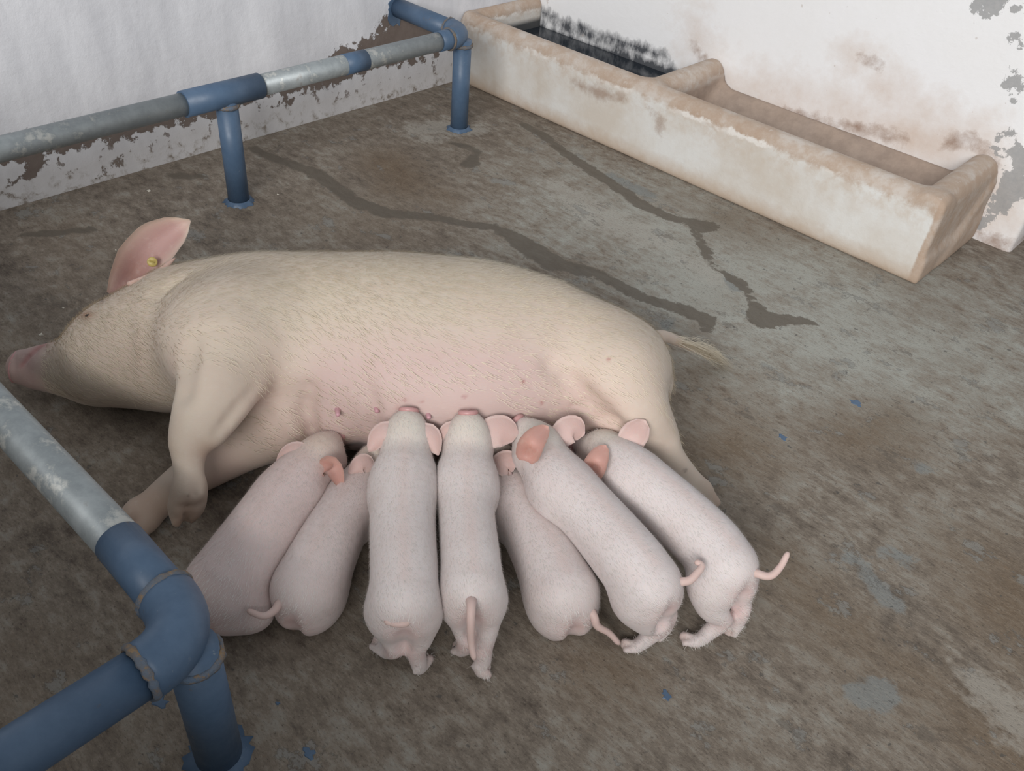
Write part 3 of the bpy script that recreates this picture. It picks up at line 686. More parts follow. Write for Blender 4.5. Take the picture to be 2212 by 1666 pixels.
cw = mix(nt, math_(nt, 'MAXIMUM', bf, math_(nt, 'MULTIPLY', chips, .8)), wh, bc)
cw = mix(nt, math_(nt, 'MULTIPLY', mapr(nt, n2, .50, .60, 0, .5), mapr(nt, math_(nt, 'ADD', sx[2], math_(nt, 'MULTIPLY', n1, .10)), .13, .09)), cw, (.26, .22, .18))   # splashed muck
put(nt, b, Base_Color=cw, Roughness=.85, Normal=bump(nt, math_(nt, 'ADD', math_(nt, 'MULTIPLY', bf, -1.2), n2), .5, .006))
Pw, Fw = grid(-1.6, 3.5, -.02, 1.5, .025)
BARE = [[lp(-60, 340, .03), lp(60, 318, .045), lp(160, 298, .03), lp(300, 270, .035), lp(420, 245, .025), lp(520, 215, .03), lp(600, 190, .035), lp(700, 160, .05), lp(780, 125, .07), lp(860, 95, .09), lp(930, 85, .08), lp(985, 80, .05)],
        [lp(820, 60, .03), lp(862, 40, .03)], [lp(40, 385, .02), lp(90, 350, .02)], [lp(215, 375, .008), lp(252, 358, .018)], [lp(560, 240, .01), lp(640, 215, .012)]]
V = np.column_stack([np.full(len(Pw), XL), Pw]); n = len(V)
wl = mesh_obj('wall_left', V, Fw, m_wl, None, True, None, dict(bare=field2d(Pw, BARE)))
sol = wl.modifiers.new('thickness', 'SOLIDIFY'); sol.thickness = .18; sol.offset = -1
tag(wl, 'whitewashed wall with a brown band of peeled plaster behind the pipe rail', 'wall', kind='structure')

m_wr, nt, b = material('stained_white_wall')
pos = position(nt); sx = sepxyz(nt, pos)
n1 = noise(nt, pos, 4.5, 6, .6); n2 = noise(nt, pos, 20.0, 7, .68); n3 = noise(nt, pos, 80.0, 4, .6); n4 = noise(nt, scaled(nt, pos, (1, 1, .55)), 26.0, 7, .7)
wh = mix(nt, n1, (.90, .90, .92), (.84, .83, .82))
tan = math_(nt, 'ADD', attr(nt, 'tan'), math_(nt, 'MULTIPLY', math_(nt, 'SUBTRACT', n1, .5), .45))
tan = math_(nt, 'ADD', tan, math_(nt, 'MULTIPLY', math_(nt, 'SUBTRACT', n2, .5), .20))
cw = mix(nt, mapr(nt, tan, -.10, .22, 0, .80), wh, (.60, .45, .35))
brn = math_(nt, 'ADD', attr(nt, 'brown'), math_(nt, 'MULTIPLY', math_(nt, 'SUBTRACT', n2, .5), .10))
cw = mix(nt, mapr(nt, brn, -.015, .03, 0, .85), cw, (.27, .16, .105))
bare = math_(nt, 'ADD', attr(nt, 'bare'), math_(nt, 'MULTIPLY', math_(nt, 'SUBTRACT', n2, .5), .17))
cw = mix(nt, mapr(nt, bare, -.002, .003, 0, .85), cw, mix(nt, n3, (.24, .25, .26), (.40, .39, .38)))
mold = math_(nt, 'ADD', attr(nt, 'mold'), math_(nt, 'MULTIPLY', math_(nt, 'SUBTRACT', n4, .5), .10))
cw = mix(nt, mapr(nt, mold, -.018, .02, 0, .95), cw, (.035, .04, .05))
spk = noise(nt, pos, 30.0, 3, .6)
cw = mix(nt, mapr(nt, spk, .72, .75, 0, .35), cw, (.40, .30, .24))
put(nt, b, Base_Color=cw, Roughness=.8, Normal=bump(nt, math_(nt, 'ADD', n2, math_(nt, 'MULTIPLY', n3, .3)), .35, .005))
Pw, Fw = grid(-3.0, XEND, -.02, 1.5, .025)
TAN = [[rp(1540, 190, .05), rp(1650, 220, .09), rp(1800, 260, .10), rp(1950, 295, .10), rp(2100, 330, .08)], [rp(1900, 190, .05), rp(2000, 240, .08)], [rp(1500, 95, .04), rp(1525, 150, .04)], [rp(1850, 130, .03)], [rp(2110, 420, .10), rp(2150, 520, .08)]]
BRN = [[rp(1492, 92, .004), rp(1515, 120, .016), rp(1528, 150, .012)], [rp(2040, 312, .012), rp(2085, 300, .022), rp(2130, 320, .020), rp(2150, 350, .012)], [rp(1860, 125, .010), rp(1900, 140, .012)],
       [rp(2090, 500, .01), rp(2170, 530, .03)], [rp(1700, 240, .01), rp(1950, 300, .018)]]
BAR = [[rp(2150, 320, .02), rp(2205, 340, .03), rp(2190, 400, .05), rp(2150, 450, .03), rp(2120, 480, .02)], [rp(2190, 175, .03)], [rp(2120, 15, .035), rp(2160, 5, .035)], [rp(2195, 90, .02)], [rp(2150, 300, .008), rp(2178, 285, .010)], [rp(2185, 205, .015)], [rp(2205, 20, .02)]]
MOLD = [[rp(1150, 12, .012), rp(1200, 45, .022), rp(1280, 75, .024), rp(1380, 105, .020), rp(1440, 122, .010)], [rp(1140, 60, .035), rp(1300, 120, .045), rp(1450, 160, .035)]]
V = np.column_stack([Pw[:, 0], np.full(len(Pw), YR), Pw[:, 1]])
wr = mesh_obj('wall_right', V, Fw, m_wr, None, True, None, dict(tan=field2d(Pw, TAN), brown=field2d(Pw, BRN), bare=field2d(Pw, BAR), mold=field2d(Pw, MOLD)))
sol = wr.modifiers.new('thickness', 'SOLIDIFY'); sol.thickness = .20; sol.offset = -1
bv = wr.modifiers.new('worn_edge', 'BEVEL'); bv.width = .018; bv.segments = 3; bv.limit_method = 'ANGLE'; bv.angle_limit = 1.0
tag(wr, 'white wall with rust stains and grey peeled patches above the trough', 'wall', kind='structure')

# unseen low wall added below and behind the viewer, shades the near-left floor
Vb = np.array([[x, y, z] for x in (XL, 1.6) for y in (-.62, -.45) for z in (0, 1.0)]); Fb = [[0, 1, 3, 2], [4, 6, 7, 5], [0, 4, 5, 1], [2, 3, 7, 6], [1, 5, 7, 3], [0, 2, 6, 4]]
m_wf, nt, b = material('added_wall_whitewash'); pos = position(nt)
put(nt, b, Base_Color=mix(nt, noise(nt, pos, 6), (.60, .58, .55), (.48, .45, .41)), Roughness=.85)
wf_ = mesh_obj('wall_front_added', Vb, Fb, m_wf, None, False); tag(wf_, 'unseen low whitewashed front wall, added to shade the near side of the pen', 'wall', kind='structure')

# ------------------------------------------------------------------ feeding trough
def plus_(nt, a, b_): return math_(nt, 'ADD', a, b_)
m_tr, nt, b = material('limewashed_concrete')
pos = position(nt); sx = sepxyz(nt, pos); nrm = sepxyz(nt, N(nt, 'ShaderNodeNewGeometry').outputs['Normal'])
n1 = noise(nt, pos, 5.0, 6, .6); n2 = noise(nt, pos, 21.0, 7, .68); n3 = noise(nt, pos, 80.0, 4, .6); n4 = noise(nt, scaled(nt, pos, (.35, 1, 1)), 16.0, 6, .65)
zz = math_(nt, 'ADD', sx[2], math_(nt, 'MULTIPLY', math_(nt, 'SUBTRACT', n2, .5), .06))
ct = mix(nt, mapr(nt, n1, .35, .65), (.70, .69, .665), (.60, .545, .48))
ct = mix(nt, math_(nt, 'MULTIPLY', mapr(nt, zz, .13, .24), mapr(nt, n2, .42, .62, 0, .55)), ct, (.55, .45, .36))
ct = mix(nt, mapr(nt, zz, .070, .012, 0, .75), ct, (.46, .34, .24))                                   # rust line along the floor
top = mapr(nt, zz, .238, .258)
ct = mix(nt, math_(nt, 'MULTIPLY', top, mapr(nt, plus_(nt, n1, n2), .80, 1.2, .50, 1.0)), ct, (.43, .315, .235))    # worn tan rim
ct = mix(nt, math_(nt, 'MULTIPLY', top, mapr(nt, n2, .60, .66, 0, .55)), ct, (.62, .57, .52))
ct = mix(nt, math_(nt, 'MULTIPLY', mapr(nt, math_(nt, 'ABSOLUTE', math_(nt, 'SUBTRACT', zz, .250)), .012, .004), mapr(nt, n1, .45, .55, 0, .8)), ct, (.80, .77, .73))
st = math_(nt, 'ADD', attr(nt, 'stain'), math_(nt, 'MULTIPLY', math_(nt, 'SUBTRACT', n2, .5), .10))
ct = mix(nt, mapr(nt, st, -.01, .03, 0, .75), ct, (.33, .23, .175))
inn = math_(nt, 'ADD', attr(nt, 'inside'), math_(nt, 'MULTIPLY', math_(nt, 'SUBTRACT', n1, .5), .10))
ct = mix(nt, mapr(nt, inn, -.02, .03, 0, .9), ct, mix(nt, mapr(nt, n2, .35, .65), (.27, .195, .15), (.38, .285, .225)))
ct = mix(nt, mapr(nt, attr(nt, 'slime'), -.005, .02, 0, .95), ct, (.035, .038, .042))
ct = mix(nt, math_(nt, 'MULTIPLY', mapr(nt, math_(nt, 'ADD', sx[0], math_(nt, 'MULTIPLY', n2, .02)), -.655, -.648), mapr(nt, n2, .30, .60, .6, 1.0)), ct, (.43, .315, .235))   # end face tinted tan like the rim
put(nt, b, Base_Color=ct, Roughness=.8, Normal=bump(nt, math_(nt, 'ADD', n2, math_(nt, 'MULTIPLY', n3, .4)), .4, .005))
Tr = Field((-2.86, 2.70, -.03), (-.60, 3.28, .36), .0105)
X = Tr.ax[0][:, None, None]; Y = Tr.ax[1][None, :, None]; Z = Tr.ax[2][None, None, :]
full = np.zeros(tuple(Tr.n), np.float32)
def seg2(u, v, u0, v0, u1, v1, r):
    bu, bv_ = u1-u0, v1-v0; t = np.clip(((u-u0)*bu+(v-v0)*bv_)/(bu*bu+bv_*bv_), 0, 1)
    return np.sqrt((u-u0-t*bu)**2+(v-v0-t*bv_)**2)-r
XE = -.648; RIM = .247
def box_clip(d): return np.maximum(np.maximum(d, X-XE), -Z)
front = box_clip(seg2(Y, Z, 2.795, -.2, 2.795, RIM, .050)+full)
endw = np.maximum(np.maximum(seg2(X, Z, XE-.055, -.2, XE-.048, RIM, .052)+full, 2.748-Y), -Z)
divd = np.maximum(np.maximum(seg2(X, Z, -1.815, -.2, -1.815, RIM-.005, .056)+full, 2.78-Y), -Z)
leftr = np.maximum(np.maximum(seg2(X, Z, -2.815, -.2, -2.815, RIM+.005, .045)+full, 2.78-Y), -Z)
slab = np.maximum(np.maximum(np.maximum(Z-.07, 2.76-Y), X-XE-.004), -Z)+full
cove = np.maximum(np.maximum(np.maximum(((Z-.215)*.811-(Y-3.243)*.585), 2.85-Y), X-XE), -1.815-X)+full
d = front
for q, k in ((endw, .025), (divd, .03), (leftr, .02), (slab, .05), (cove, .055)): d = smin(d, q.astype(np.float32), k)
d = np.maximum(d, -Z); d = np.maximum(d, 2.745-Y); d = np.maximum(d, Y-(YR-.001)); d = np.maximum(d, (XL+.001)-X)
Tr.v = d.astype(np.float32)
V, F = Tr.mesh(); F = outward(V, F)
def tp(px, py, w): p = on_plane(px, py, 1, 2.745); return (p[0], p[2], w)
PT = V[:, [0, 2]]
stain = field2d(PT, [[tp(1240, 180, .02), tp(1290, 200, .03), tp(1345, 212, .015)], [tp(1405, 235, .012), tp(1425, 265, .022), tp(1425, 285, .006)]])-np.maximum(V[:, 1]-2.77, 0)*5
inside = np.minimum(np.minimum(V[:, 1]-2.86, .262-V[:, 2]), np.minimum(V[:, 0]+1.80, XE-.06-V[:, 0]))
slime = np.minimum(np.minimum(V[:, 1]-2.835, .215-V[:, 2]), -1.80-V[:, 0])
trough = empty('feeding_trough', (-1.7, 3.0, 0))
o = mesh_obj('basin', V-np.array([-1.7, 3.0, 0]), F, m_tr, trough, True, None, dict(stain=stain, inside=inside, slime=slime))
tag(trough, 'long cream concrete trough with two basins and tan rounded rim against the white wall', 'trough')
m_wa, nt, b = material('dark_water')
put(nt, b, Base_Color=(.018, .024, .032), Roughness=.06, Normal=bump(nt, noise(nt, position(nt), 9, 3), .08, .01)); b.inputs['IOR'].default_value = 1.33
Pq, Fq = grid(-2.785, -1.862, 2.838, YR-.004, .05)
n = len(Pq); zt = .168
o = mesh_obj('water', np.column_stack([Pq, np.full(n, zt)])-np.array([-2.3, 3.04, 0]), Fq, m_wa); o.location = (-2.3, 3.04, 0)
tag(o, 'dark still water filling the far basin of the concrete trough', 'water')

# ------------------------------------------------------------------ pipe rails
def paint(name, base, dark, metal=0.0, rough=.45):
    m, nt, b = material(name); pos = position(nt)
    n1 = noise(nt, pos, 14, 7, .68); n2 = noise(nt, pos, 60, 5, .7)
    c = mix(nt, mapr(nt, n1, .35, .65), base, dark)
    return m, nt, b, c, n1, n2
m_blue, nt, b, c, n1, n2 = paint('blue_paint', (.082, .135, .215), (.060, .105, .175))
c = mix(nt, mapr(nt, n2, .66, .74, 0, .45), c, (.27, .30, .31))
c = mix(nt, mapr(nt, math_(nt, 'ADD', n1, math_(nt, 'MULTIPLY', n2, .4)), .86, .92, 0, .6), c, (.13, .10, .08))
put(nt, b, Base_Color=c, Roughness=mapr(nt, n1, .3, .7, .38, .55), Normal=bump(nt, n2, .12, .002))
m_galv, nt, b, c, n1, n2 = paint('galvanised_steel', (.38, .41, .42), (.24, .265, .275))
c = mix(nt, mapr(nt, math_(nt, 'ADD', n1, math_(nt, 'MULTIPLY', n2, .35)), .72, .82, 0, .8), c, (.56, .56, .53))
c = mix(nt, mapr(nt, n1, .36, .28, 0, .5), c, (.20, .17, .145))
put(nt, b, Base_Color=c, Metallic=.35, Roughness=.50, Normal=bump(nt, n2, .15, .002))
m_weld, nt, b, c, n1, n2 = paint('rusty_weld', (.15, .12, .09), (.10, .15, .22))
c = mix(nt, mapr(nt, n2, .5, .62), c, (.24, .16, .09))
put(nt, b, Base_Color=c, Roughness=.8, Normal=bump(nt, n2, .8, .006))
PR = .0355
def pipe(name, a, b_, r, mat, parent, seg=28, n=2):
    a = np.asarray(a, float); b_ = np.asarray(b_, float)
    V, F = tube(np.linspace(a, b_, n), r, seg); return mesh_obj(name, V, F, mat, parent)
def flat_ends(o):
    for p in o.data.polygons:
        if len(p.vertices) > 4: p.use_smooth = False
    return o
def bend(name, a, c, b_, r, mat, parent, n=12):
    a, c, b_ = [np.asarray(q, float) for q in (a, c, b_)]; t = np.linspace(0, 1, n)[:, None]
    P = (1-t)**2*a+2*t*(1-t)*c+t*t*b_; V, F = tube(P, r, 28); return flat_ends(mesh_obj(name, V, F, mat, parent))
def ring(name, c, axis, R, r, mat, parent, jit=.0, seed=0):
    rg = np.random.default_rng(seed); axis = np.asarray(axis, float)/np.linalg.norm(axis); u = np.cross(axis, [.3, .5, .81]); u /= np.linalg.norm(u); w = np.cross(axis, u)
    V, F = [], []; n, m = 40, 8
    for i in range(n):
        a = 2*np.pi*i/n; d = np.cos(a)*u+np.sin(a)*w; rr = r*(1+jit*rg.normal())
        for j in range(m):
            q = 2*np.pi*j/m; V.append(np.asarray(c)+d*(R+rr*np.cos(q))+axis*rr*1.4*np.sin(q))
    for i in range(n):
        for j in range(m): F.append([i*m+j, ((i+1) % n)*m+j, ((i+1) % n)*m+(j+1) % m, i*m+(j+1) % m])
    return mesh_obj(name, V, F, mat, parent)
def skirt(name, x, y, r, mat, parent, seed):
    # ragged collar of paint left round the foot of a post
    rg = np.random.default_rng(seed); n = 36; a = np.linspace(0, 2*np.pi, n, endpoint=False); rr = r*(1+.10*rg.normal(size=n).clip(-1.2, 1.2))
    o = np.column_stack([x+rr*np.cos(a), y+rr*np.sin(a), np.full(n, .0015)]); i = np.column_stack([x+PR*np.cos(a), y+PR*np.sin(a), np.full(n, .012)]); b0 = o.copy(); b0[:, 2] = 0
    V = np.concatenate([o, i, b0]); F = [[j, (j+1) % n, n+(j+1) % n, n+j] for j in range(n)]+[[2*n+j, 2*n+(j+1) % n, (j+1) % n, j] for j in range(n)]
    return mesh_obj(name, V, F, mat, parent)
def rail_root(name, x, y):
    o = empty(name, (0, 0, 0)); return o
far = empty('guard_rail', (0, 0, 0)); zx, zr, ye = -2.42, .368, 2.385
tag(far, 'low galvanised pipe rail with blue joints and two blue posts along the whitewashed wall', 'rail')
ym = 1.367
pipe('galvanised_pipe', (zx, -.45, zr), (zx, 1.225, zr), PR-.002, m_galv, far)
flat_ends(pipe('blue_tee', (zx, 1.224, zr), (zx, 1.490, zr), PR+.004, m_blue, far))
pipe('galvanised_pipe', (zx, 1.489, zr), (zx, 2.262, zr), PR-.002, m_galv, far)
flat_ends(pipe('blue_band', (zx, 1.822, zr), (zx, 1.915, zr), PR-.0008, m_blue, far))
flat_ends(pipe('blue_sleeve', (zx, 2.258, zr), (zx, 2.345, zr), PR+.001, m_blue, far))
bend('elbow', (zx, 2.315, zr), (zx, ye+.012, zr), (zx-.085, ye+.012, zr), PR+.005, m_blue, far)
flat_ends(pipe('blue_pipe', (zx-.07, ye+.012, zr), (XL+.004, ye+.012, zr), PR+.001, m_blue, far))
ring('weld_bead', (zx, 2.312, zr), (0, 1, 0), PR+.003, .004, m_weld, far, .12, 2)
ring('weld_bead', (zx-.088, ye+.012, zr), (1, 0, 0), PR+.003, .004, m_weld, far, .12, 3)
for y, s in ((ym, 4), (ye, 5)):
    pipe('post', (zx, y, 0), (zx, y, zr-.015), PR-.001, m_blue, far)
    skirt('paint_collar', zx, y, .050, m_blue, far, s)
    ring('weld_bead', (zx, y, zr-.034), (0, 0, 1), PR+.001, .005, m_weld, far, .12, s+9)
# ragged plate of blue paint where the stub meets the wall
rg = np.random.default_rng(8); a = np.linspace(0, 2*np.pi, 30, endpoint=False); rr = .047*(1+.10*rg.normal(size=30)); rr[18:24] *= 1.5
V = [(XL+.003, ye+.012+q*math.cos(t), zr+q*math.sin(t)) for q, t in zip(rr, a)]+[(XL, ye+.012+q*math.cos(t), zr+q*math.sin(t)) for q, t in zip(rr, a)]
mesh_obj('paint_collar', V, [list(range(30))]+[[j, 30+j, 30+(j+1) % 30, (j+1) % 30] for j in range(30)], m_blue, far, False)

near = empty('guard_rail', (0, 0, 0)); nx, ny, nz = -.787, .287, .333; NR = .0385
tag(near, 'pipe rail with a fat blue elbow on a post, running past the sow forelegs', 'rail')
pipe('galvanised_pipe', (zx+.03, ny-.03, nz), (-1.016, ny+.003, nz), NR-.0015, m_galv, near)
flat_ends(pipe('blue_sleeve', (-1.02, ny+.003, nz), (nx-.085, ny+.002, nz), NR, m_blue, near))
bend('elbow', (nx-.090, ny+.002, nz), (nx+.004, ny+.002, nz), (nx+.004, ny-.085, nz), NR+.006, m_blue, near, 16)
flat_ends(pipe('blue_pipe', (nx+.004, ny-.07, nz), (nx+.004, -.45, nz), NR, m_blue, near))
ring('weld_bead', (nx-.090, ny+.002, nz), (1, 0, 0), NR+.003, .005, m_weld, near, .12, 21)
ring('weld_bead', (nx+.004, ny-.087, nz), (0, 1, 0), NR+.003, .005, m_weld, near, .12, 22)
pipe('post', (nx, ny-.012, 0), (nx, ny-.012, nz-.02), NR, m_blue, near)
ring('weld_bead', (nx, ny-.012, nz-.042), (0, 0, 1), NR+.001, .006, m_weld, near, .12, 23)
skirt('paint_collar', nx, ny-.012, .055, m_blue, near, 24)

# flecks of spilt paint and crumbs on the floor
m_crumb, nt, b = material('pale_crumb'); put(nt, b, Base_Color=mix(nt, noise(nt, position(nt), 60), (.55, .50, .42), (.66, .63, .55)), Roughness=.9)
rg = np.random.default_rng(4)
for px, py, r in ((345, 1515, .009), (666, 1627, .007), (1850, 871, .010), (1441, 1503, .007), (1690, 945, .007), (600, 1520, .003)):
    p = at(px, py); n = 14; a = np.linspace(0, 2*np.pi, n, endpoint=False); rr = r*(.5+rg.random(n))
    o = np.column_stack([rr*np.cos(a)*1.3, rr*np.sin(a), np.full(n, .0012)]); b0 = o.copy(); b0[:, 2] = 0; b0[:, :2] *= 1.15
    q = mesh_obj('paint_fleck', np.concatenate([o, b0]), [list(range(n))]+[[n+j, n+(j+1) % n, (j+1) % n, j] for j in range(n)], m_blue, floor, False); q.location = p
for px, py, r in ((322, 412, .008), (88, 724, .009), (137, 665, .004), (600, 420, .004), (250, 540, .003)):
    p = at(px, py); Vc = rg.normal(size=(8, 3)); 
    Vc = np.array([[-1, -1, 0], [1, -1, 0], [1, 1, 0], [-1, 1, 0], [-.6, -.5, 1], [.5, -.6, .8], [.6, .5, 1.1], [-.5, .7, .7]])*(r*np.array([.8, .6, .35]))*(1+.25*rg.normal(size=(8, 1)).clip(-1, 1)); Vc[:4, 2] = 0
    q = mesh_obj('crumb', Vc, [[3, 2, 1, 0], [4, 5, 6, 7], [0, 1, 5, 4], [1, 2, 6, 5], [2, 3, 7, 6], [3, 0, 4, 7]], m_crumb, floor, False); q.location = p
# ------------------------------------------------------------------ animal materials
def skin(name, rough=.55, sss=.12, fuzz=.10):
    m, nt, b = material(name); oc = objcoord(nt)
    n1 = noise(nt, oc, 14, 5, .6); n2 = noise(nt, scaled(nt, oc, (.25, 1, 1)), 420, 2, .6); n3 = noise(nt, oc, 60, 4, .6)
    c = attr(nt, 'tint', 'Color')
    c = mix(nt, mapr(nt, n1, .35, .7, 0, .22), c, (.52, .37, .33))
    c = mix(nt, mapr(nt, n3, .55, .8, 0, .25), c, (.62, .56, .50))
    put(nt, b, Base_Color=c, Roughness=rough, Normal=bump(nt, math_(nt, 'ADD', n2, n3), .20, .0016), Subsurface_Weight=sss, Subsurface_Radius=(.012, .005, .003), Subsurface_Scale=1.0)
    b.inputs['Sheen Weight'].default_value = fuzz; b.inputs['Sheen Roughness'].default_value = .5
    b.inputs['Specular IOR Level'].default_value = .3
    return m
m_sow = skin('sow_skin', .6); m_pig = skin('piglet_skin', .55, .12, .08); m_ear = skin('ear_skin', .55, .2, .05)
def plain(name, c1, c2, rough=.6, scale=40):
    m, nt, b = material(name); put(nt, b, Base_Color=mix(nt, noise(nt, objcoord(nt), scale), c1, c2), Roughness=rough); return m
m_shair = plain('straw_hair', (.76, .68, .54), (.62, .53, .40)); m_phair = plain('white_hair', (.80, .77, .74), (.72, .67, .63))
m_nose = plain('pink_nose', (.56, .31, .30), (.46, .24, .235), .4); m_eye = plain('dark_eye', (.02, .012, .01), (.05, .025, .02), .15)
m_tagm = plain('yellow_plastic', (.48, .38, .12), (.40, .31, .10), .45); m_teat = plain('pink_teat', (.62, .36, .40), (.56, .30, .33), .45)
m_hoof = plain('soiled_hoof', (.20, .125, .085), (.30, .20, .14), .6)

def disc(c, axis, R, thick, n=20):
    axis = np.asarray(axis, float)/np.linalg.norm(axis); c = np.asarray(c, float)
    prof = [(-thick, R*.80), (-thick*.3, R), (thick*.4, R), (thick*.9, R*.86), (thick*.6, R*.55), (thick*.5, .0008)]
    return tube(np.array([c+axis*p for p, _ in prof]), [r for _, r in prof], n)
def ball(name, c, r, mat, parent, sq=(1, 1, 1)):
    c = np.asarray(c, float); V = []; F = []; n, m = 12, 8
    for i in range(m+1):
        a = np.pi*i/m
        for j in range(n): b_ = 2*np.pi*j/n; V.append(c+r*np.array([math.sin(a)*math.cos(b_)*sq[0], math.sin(a)*math.sin(b_)*sq[1], math.cos(a)*sq[2]]))
    for i in range(m):
        for j in range(n): F.append([i*n+j, (i+1)*n+j, (i+1)*n+(j+1) % n, i*n+(j+1) % n])
    return mesh_obj(name, V, F, mat, parent)
def ear_obj(V, F, cu, parent, org, rot=0.0, out=True, rim0=.7, base=(.59, .40, .365), inner=(.53, .29, .245), canal=True):
    n = len(V)//2; s, u = cu[:, 0], cu[:, 1]
    C = np.tile(np.array(base), (len(V), 1)); inn = np.zeros(len(V), bool)
    if not out: inn[:n] = True
    else: inn[n:] = True
    C[inn] = np.array(inner)
    rim = np.clip((np.abs(u)-rim0)/(1-rim0), 0, 1)+np.clip((s-.85)/.15, 0, 1)
    if rim0 < .7: C = mixc(C, np.array(base)*1.08, rim*.7)                       # pale hair along the edge
    C = mixc(C, np.array(base)*np.array([1.05, 1.25, 1.3]), np.where(~inn, np.clip(1-s*1.6, 0, 1), 0)*.6)
    if canal: C = mixc(C, (.24, .12, .085), np.where(inn, np.exp(-((s-.28)/.13)**2-(u/.4)**2), 0)*.6)   # waxy grime
    L = V-org; c, s_ = math.cos(-rot), math.sin(-rot)
    L = np.column_stack([c*L[:, 0]-s_*L[:, 1], s_*L[:, 0]+c*L[:, 1], L[:, 2]])
    return mesh_obj('ear', L, F, m_ear, parent, True, C)

# ------------------------------------------------------------------ sow
sow = empty('sow', SOW_O.tolist(), SOW_A)
tag(sow, 'large cream sow lying on her side on the concrete, nursing a row of piglets', 'pig')
SFD = sow_field(.0064); V, F = SFD.mesh(); F = outward(V, F)
SV, SF = V, F
mesh_obj('body', V, F, m_sow, sow, True, sow_colour(V))
def nearest_z(V, px, py):      # surface point of the sow seen at a pixel
    q = project(V, SOW_O, SOW_A); d = (q[:, 0]-px)**2+(q[:, 1]-py)**2
    k = np.argsort(d)[:12]; k = k[np.argmax(V[k, 2])]; return V[k]
# raised ear with tag
ev, ef, ec = ear([at(254, 644, .20), at(318, 552, .28), at(411, 476, .36)], .110, False, cup=.75, thick=.008, nv=16, nu=11, table=[.45, .70, .95, .95, .60, .05])
sear = ear_obj(ev, ef, ec, sow, SOW_O, SOW_A, False, .45, (.60, .49, .41), (.42, .26, .24))
fp_ = smooth_path([sow_l(280, 617, .262), sow_l(315, 602, .278), sow_l(350, 582, .290), sow_l(378, 558, .296)], 6)
tv, tf = tube(fp_, np.interp(np.linspace(0, 1, len(fp_)), [0, .4, .8, 1], [.010, .0085, .006, .002]), 12)
mesh_obj('ear_fold', tv, tf, m_ear, sear, True, np.tile([.58, .40, .34], (len(tv), 1)))
tv, tf = disc(sow_l(329, 566, .288), sow_l(320, 575, .30)-sow_l(320, 560, .27)+np.array([0, -.02, .01]), .012, .003)
o = mesh_obj('ear_tag', tv, tf, m_tagm, sow); o['label'] = 'yellow plastic ear tag'
# snout, eye, teats
tv, tf = disc((-1.008, .045, .066), (-1, .05, .1), .040, .006)
mesh_obj('snout_disc', tv, tf, m_nose, sow)
e = nearest_z(SV, 188, 682); ball('eye', e-np.array([0, 0, .003]), .006, m_eye, sow, (1.4, .7, .7))
def teat(px, py, L_, r):
    p = nearest_z(SV, px, py); d = np.array([0.1, -.75, .25]); d /= np.linalg.norm(d); sag = np.array([0, 0, -.4])
    P = np.array([p-d*.01, p+d*L_*.4, p+d*L_*.8+sag*L_*.15, p+d*L_+sag*L_*.4])
    tv, tf = tube(smooth_path(P, 5), np.interp(np.linspace(0, 1, 16), [0, .3, .8, 1], [r*1.35, r, r*.9, r*.4]), 12); mesh_obj('teat', tv, tf, m_teat, sow)
teat(730, 893, .026, .0055); teat(808, 886, .014, .005); teat(930, 900, .014, .005)
# tail with tuft
tp_ = smooth_path([sow_l(1405, 738, .17), sow_l(1432, 727, .165), sow_l(1470, 740, .11), sow_l(1510, 758, .05), sow_l(1535, 772, .02)], 6)
tv, tf = tube(tp_, np.interp(np.linspace(0, 1, len(tp_)), [0, .3, 1], [.022, .015, .006]), 14)
tail = mesh_obj('tail', tv, tf, m_sow, sow, True, np.tile([.58, .47, .39], (len(tv), 1)))
rg = np.random.default_rng(3); HV, HF = [], []
for i in range(420):
    t = rg.uniform(.35, 1.0); k = t*(len(tp_)-1); a = tp_[int(k)]+rg.normal(0, .005, 3); side = rg.normal(0, 1)
    en = sow_l(1572+rg.normal(0, 10), 797+rg.normal(0, 6), .006) if side > -.6 else sow_l(1560+rg.normal(0, 8), 775+rg.normal(0, 8), .006)
    mid = .5*(a+en)+np.array([0, .022*side, .012+.008*rg.random()])
    P = smooth_path([a, mid, en], 4); w = .0007
    for j, p in enumerate(P):
        HV += [p-np.array([0, w, 0])*(1-j/len(P)), p+np.array([0, w, 0])*(1-j/len(P))]
    n0 = len(HV)-2*len(P); HF += [[n0+2*j, n0+2*j+1, n0+2*j+3, n0+2*j+2] for j in range(len(P)-1)]
o = mesh_obj('tail_tuft', HV, HF, m_shair, tail); tag(o, kind='stuff')
def sow_flow(P):
    f = np.tile(np.array([1.0, -.25, -.15]), (len(P), 1)); f[:, 1] -= np.clip(.1-P[:, 1], -.3, .5)*1.5
    f[:, 1] += np.sin(P[:, 0]*9)*.35; return f
hair('coat_hair', SV, SF, 36000, .026, .00085, sow_flow, m_shair, sow,
     lambda c, n: (n[:, 2] > -.35)*(.25+np.clip((c[:, 1]+.18)*5, 0, 1))*(c[:, 0] > -.93)*(c[:, 1] > -.27), .22, 5)
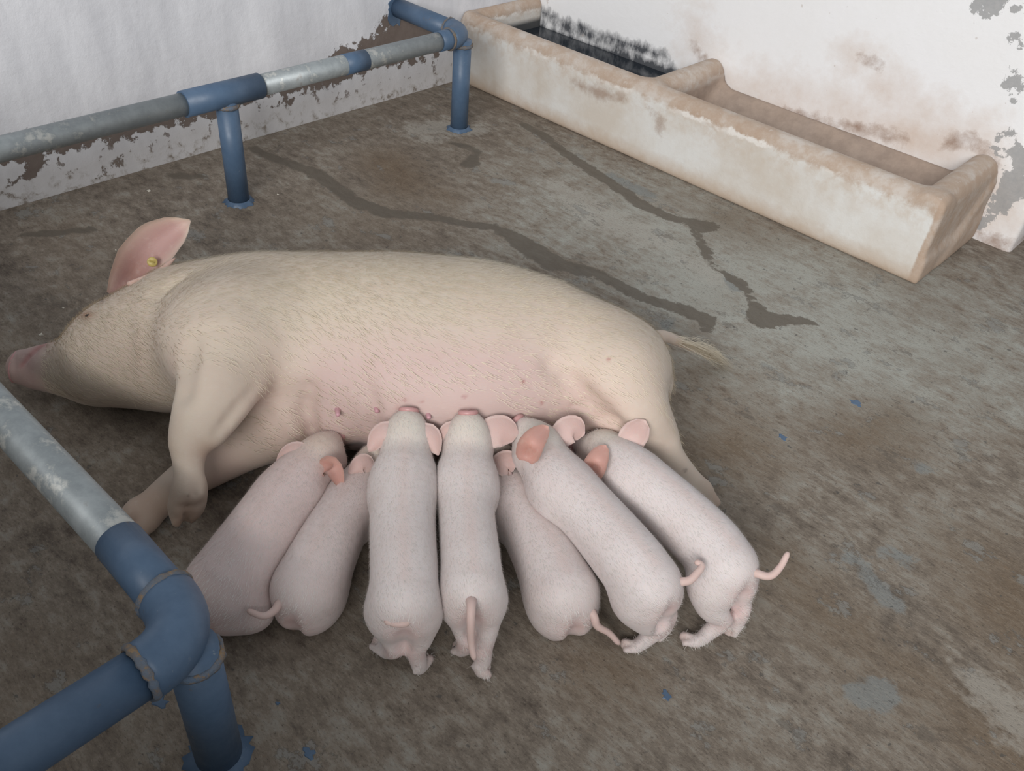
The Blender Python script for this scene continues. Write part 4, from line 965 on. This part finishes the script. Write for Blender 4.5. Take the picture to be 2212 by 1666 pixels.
# hair fringe on the ear root
# ------------------------------------------------------------------ piglets
def sow_world(W):
    r = W-SOW_O; return SFD.sample(np.column_stack([r@_e1, r@_e2, r[:, 2]]))
LITTER = [piglet_field(sp) for sp in PIGLETS]
for Fd, org, info in LITTER: Fd.press(lambda P, o=org: sow_world(P+o), 1, .004)
RAW = [Fd.v.copy() for Fd, _, _ in LITTER]
class Frozen(Field):
    def __init__(self, f, v): self.lo, self.h, self.n, self.v = f.lo, f.h, f.n, v
FROZEN = [Frozen(Fd, v) for (Fd, _, _), v in zip(LITTER, RAW)]
for i in range(len(LITTER)):
    for j in range(len(LITTER)):
        if abs(i-j) == 1: LITTER[i][0].press(lambda P, i=i, j=j: FROZEN[j].sample(P+LITTER[i][1]-LITTER[j][1]), .5, .0015)
for k, sp in enumerate(PIGLETS):
    Fd, org, info = LITTER[k]
    V, F = Fd.mesh(); F = outward(V, F)
    pg = empty('piglet', org.tolist())
    tag(pg, sp['label'], 'piglet', 'piglets suckling side by side')
    mesh_obj('body', V, F, m_pig, pg, True, piglet_colour(V, info, sp['tone']))
    for e in sp['ears']:
        ev, ef, ec = ear([at(*q) for q in e['path']], e['w'], e['out'], e.get('wide', False), .22 if e.get('wide') else (.35 if e['out'] else .6), .0036)
        ear_obj(ev, ef, ec, pg, org, 0.0, e['out'])
    H, hd, hl = info['H'], info['hd'], info['hl']
    tv, tf = disc(H[-1]+hd*.024-np.array([0, 0, .004]), hd+np.array([0, 0, -.25]), .021, .006)
    mesh_obj('snout_disc', tv, tf, m_nose, pg)
    for s_ in (-1, 1): ball('eye', H[0]*.45+H[1]*.55+hl*s_*.031+np.array([0, 0, .010]), .0055, m_eye, pg)
    if sp['tail']:
        P = smooth_path([at(*q)-org for q in sp['tail']], 6)
        tv, tf = tube(P, np.interp(np.linspace(0, 1, len(P)), [0, .25, .95, 1], [.0125, .0085, .0058, .003]), 12)
        mesh_obj('tail', tv, tf, m_pig, pg, True, np.tile(np.array([.62, .46, .42]), (len(tv), 1)))
    bk, S = info['bk'], info['S']
    def flow(P, bk=bk, S=S):
        ax = S[-1]-S[0]; t = np.clip(((P-S[0])@ax)/(ax@ax), 0, 1)[:, None]; r = P-(S[0]+t*ax); r[:, 2] = 0
        return bk[None, :]+r*9
    hair('coat_hair', V, F, 7000, .0115, .00050, flow, m_phair, pg, lambda c, n: (n[:, 2] > -.1)*1.0, .28, 20+k)
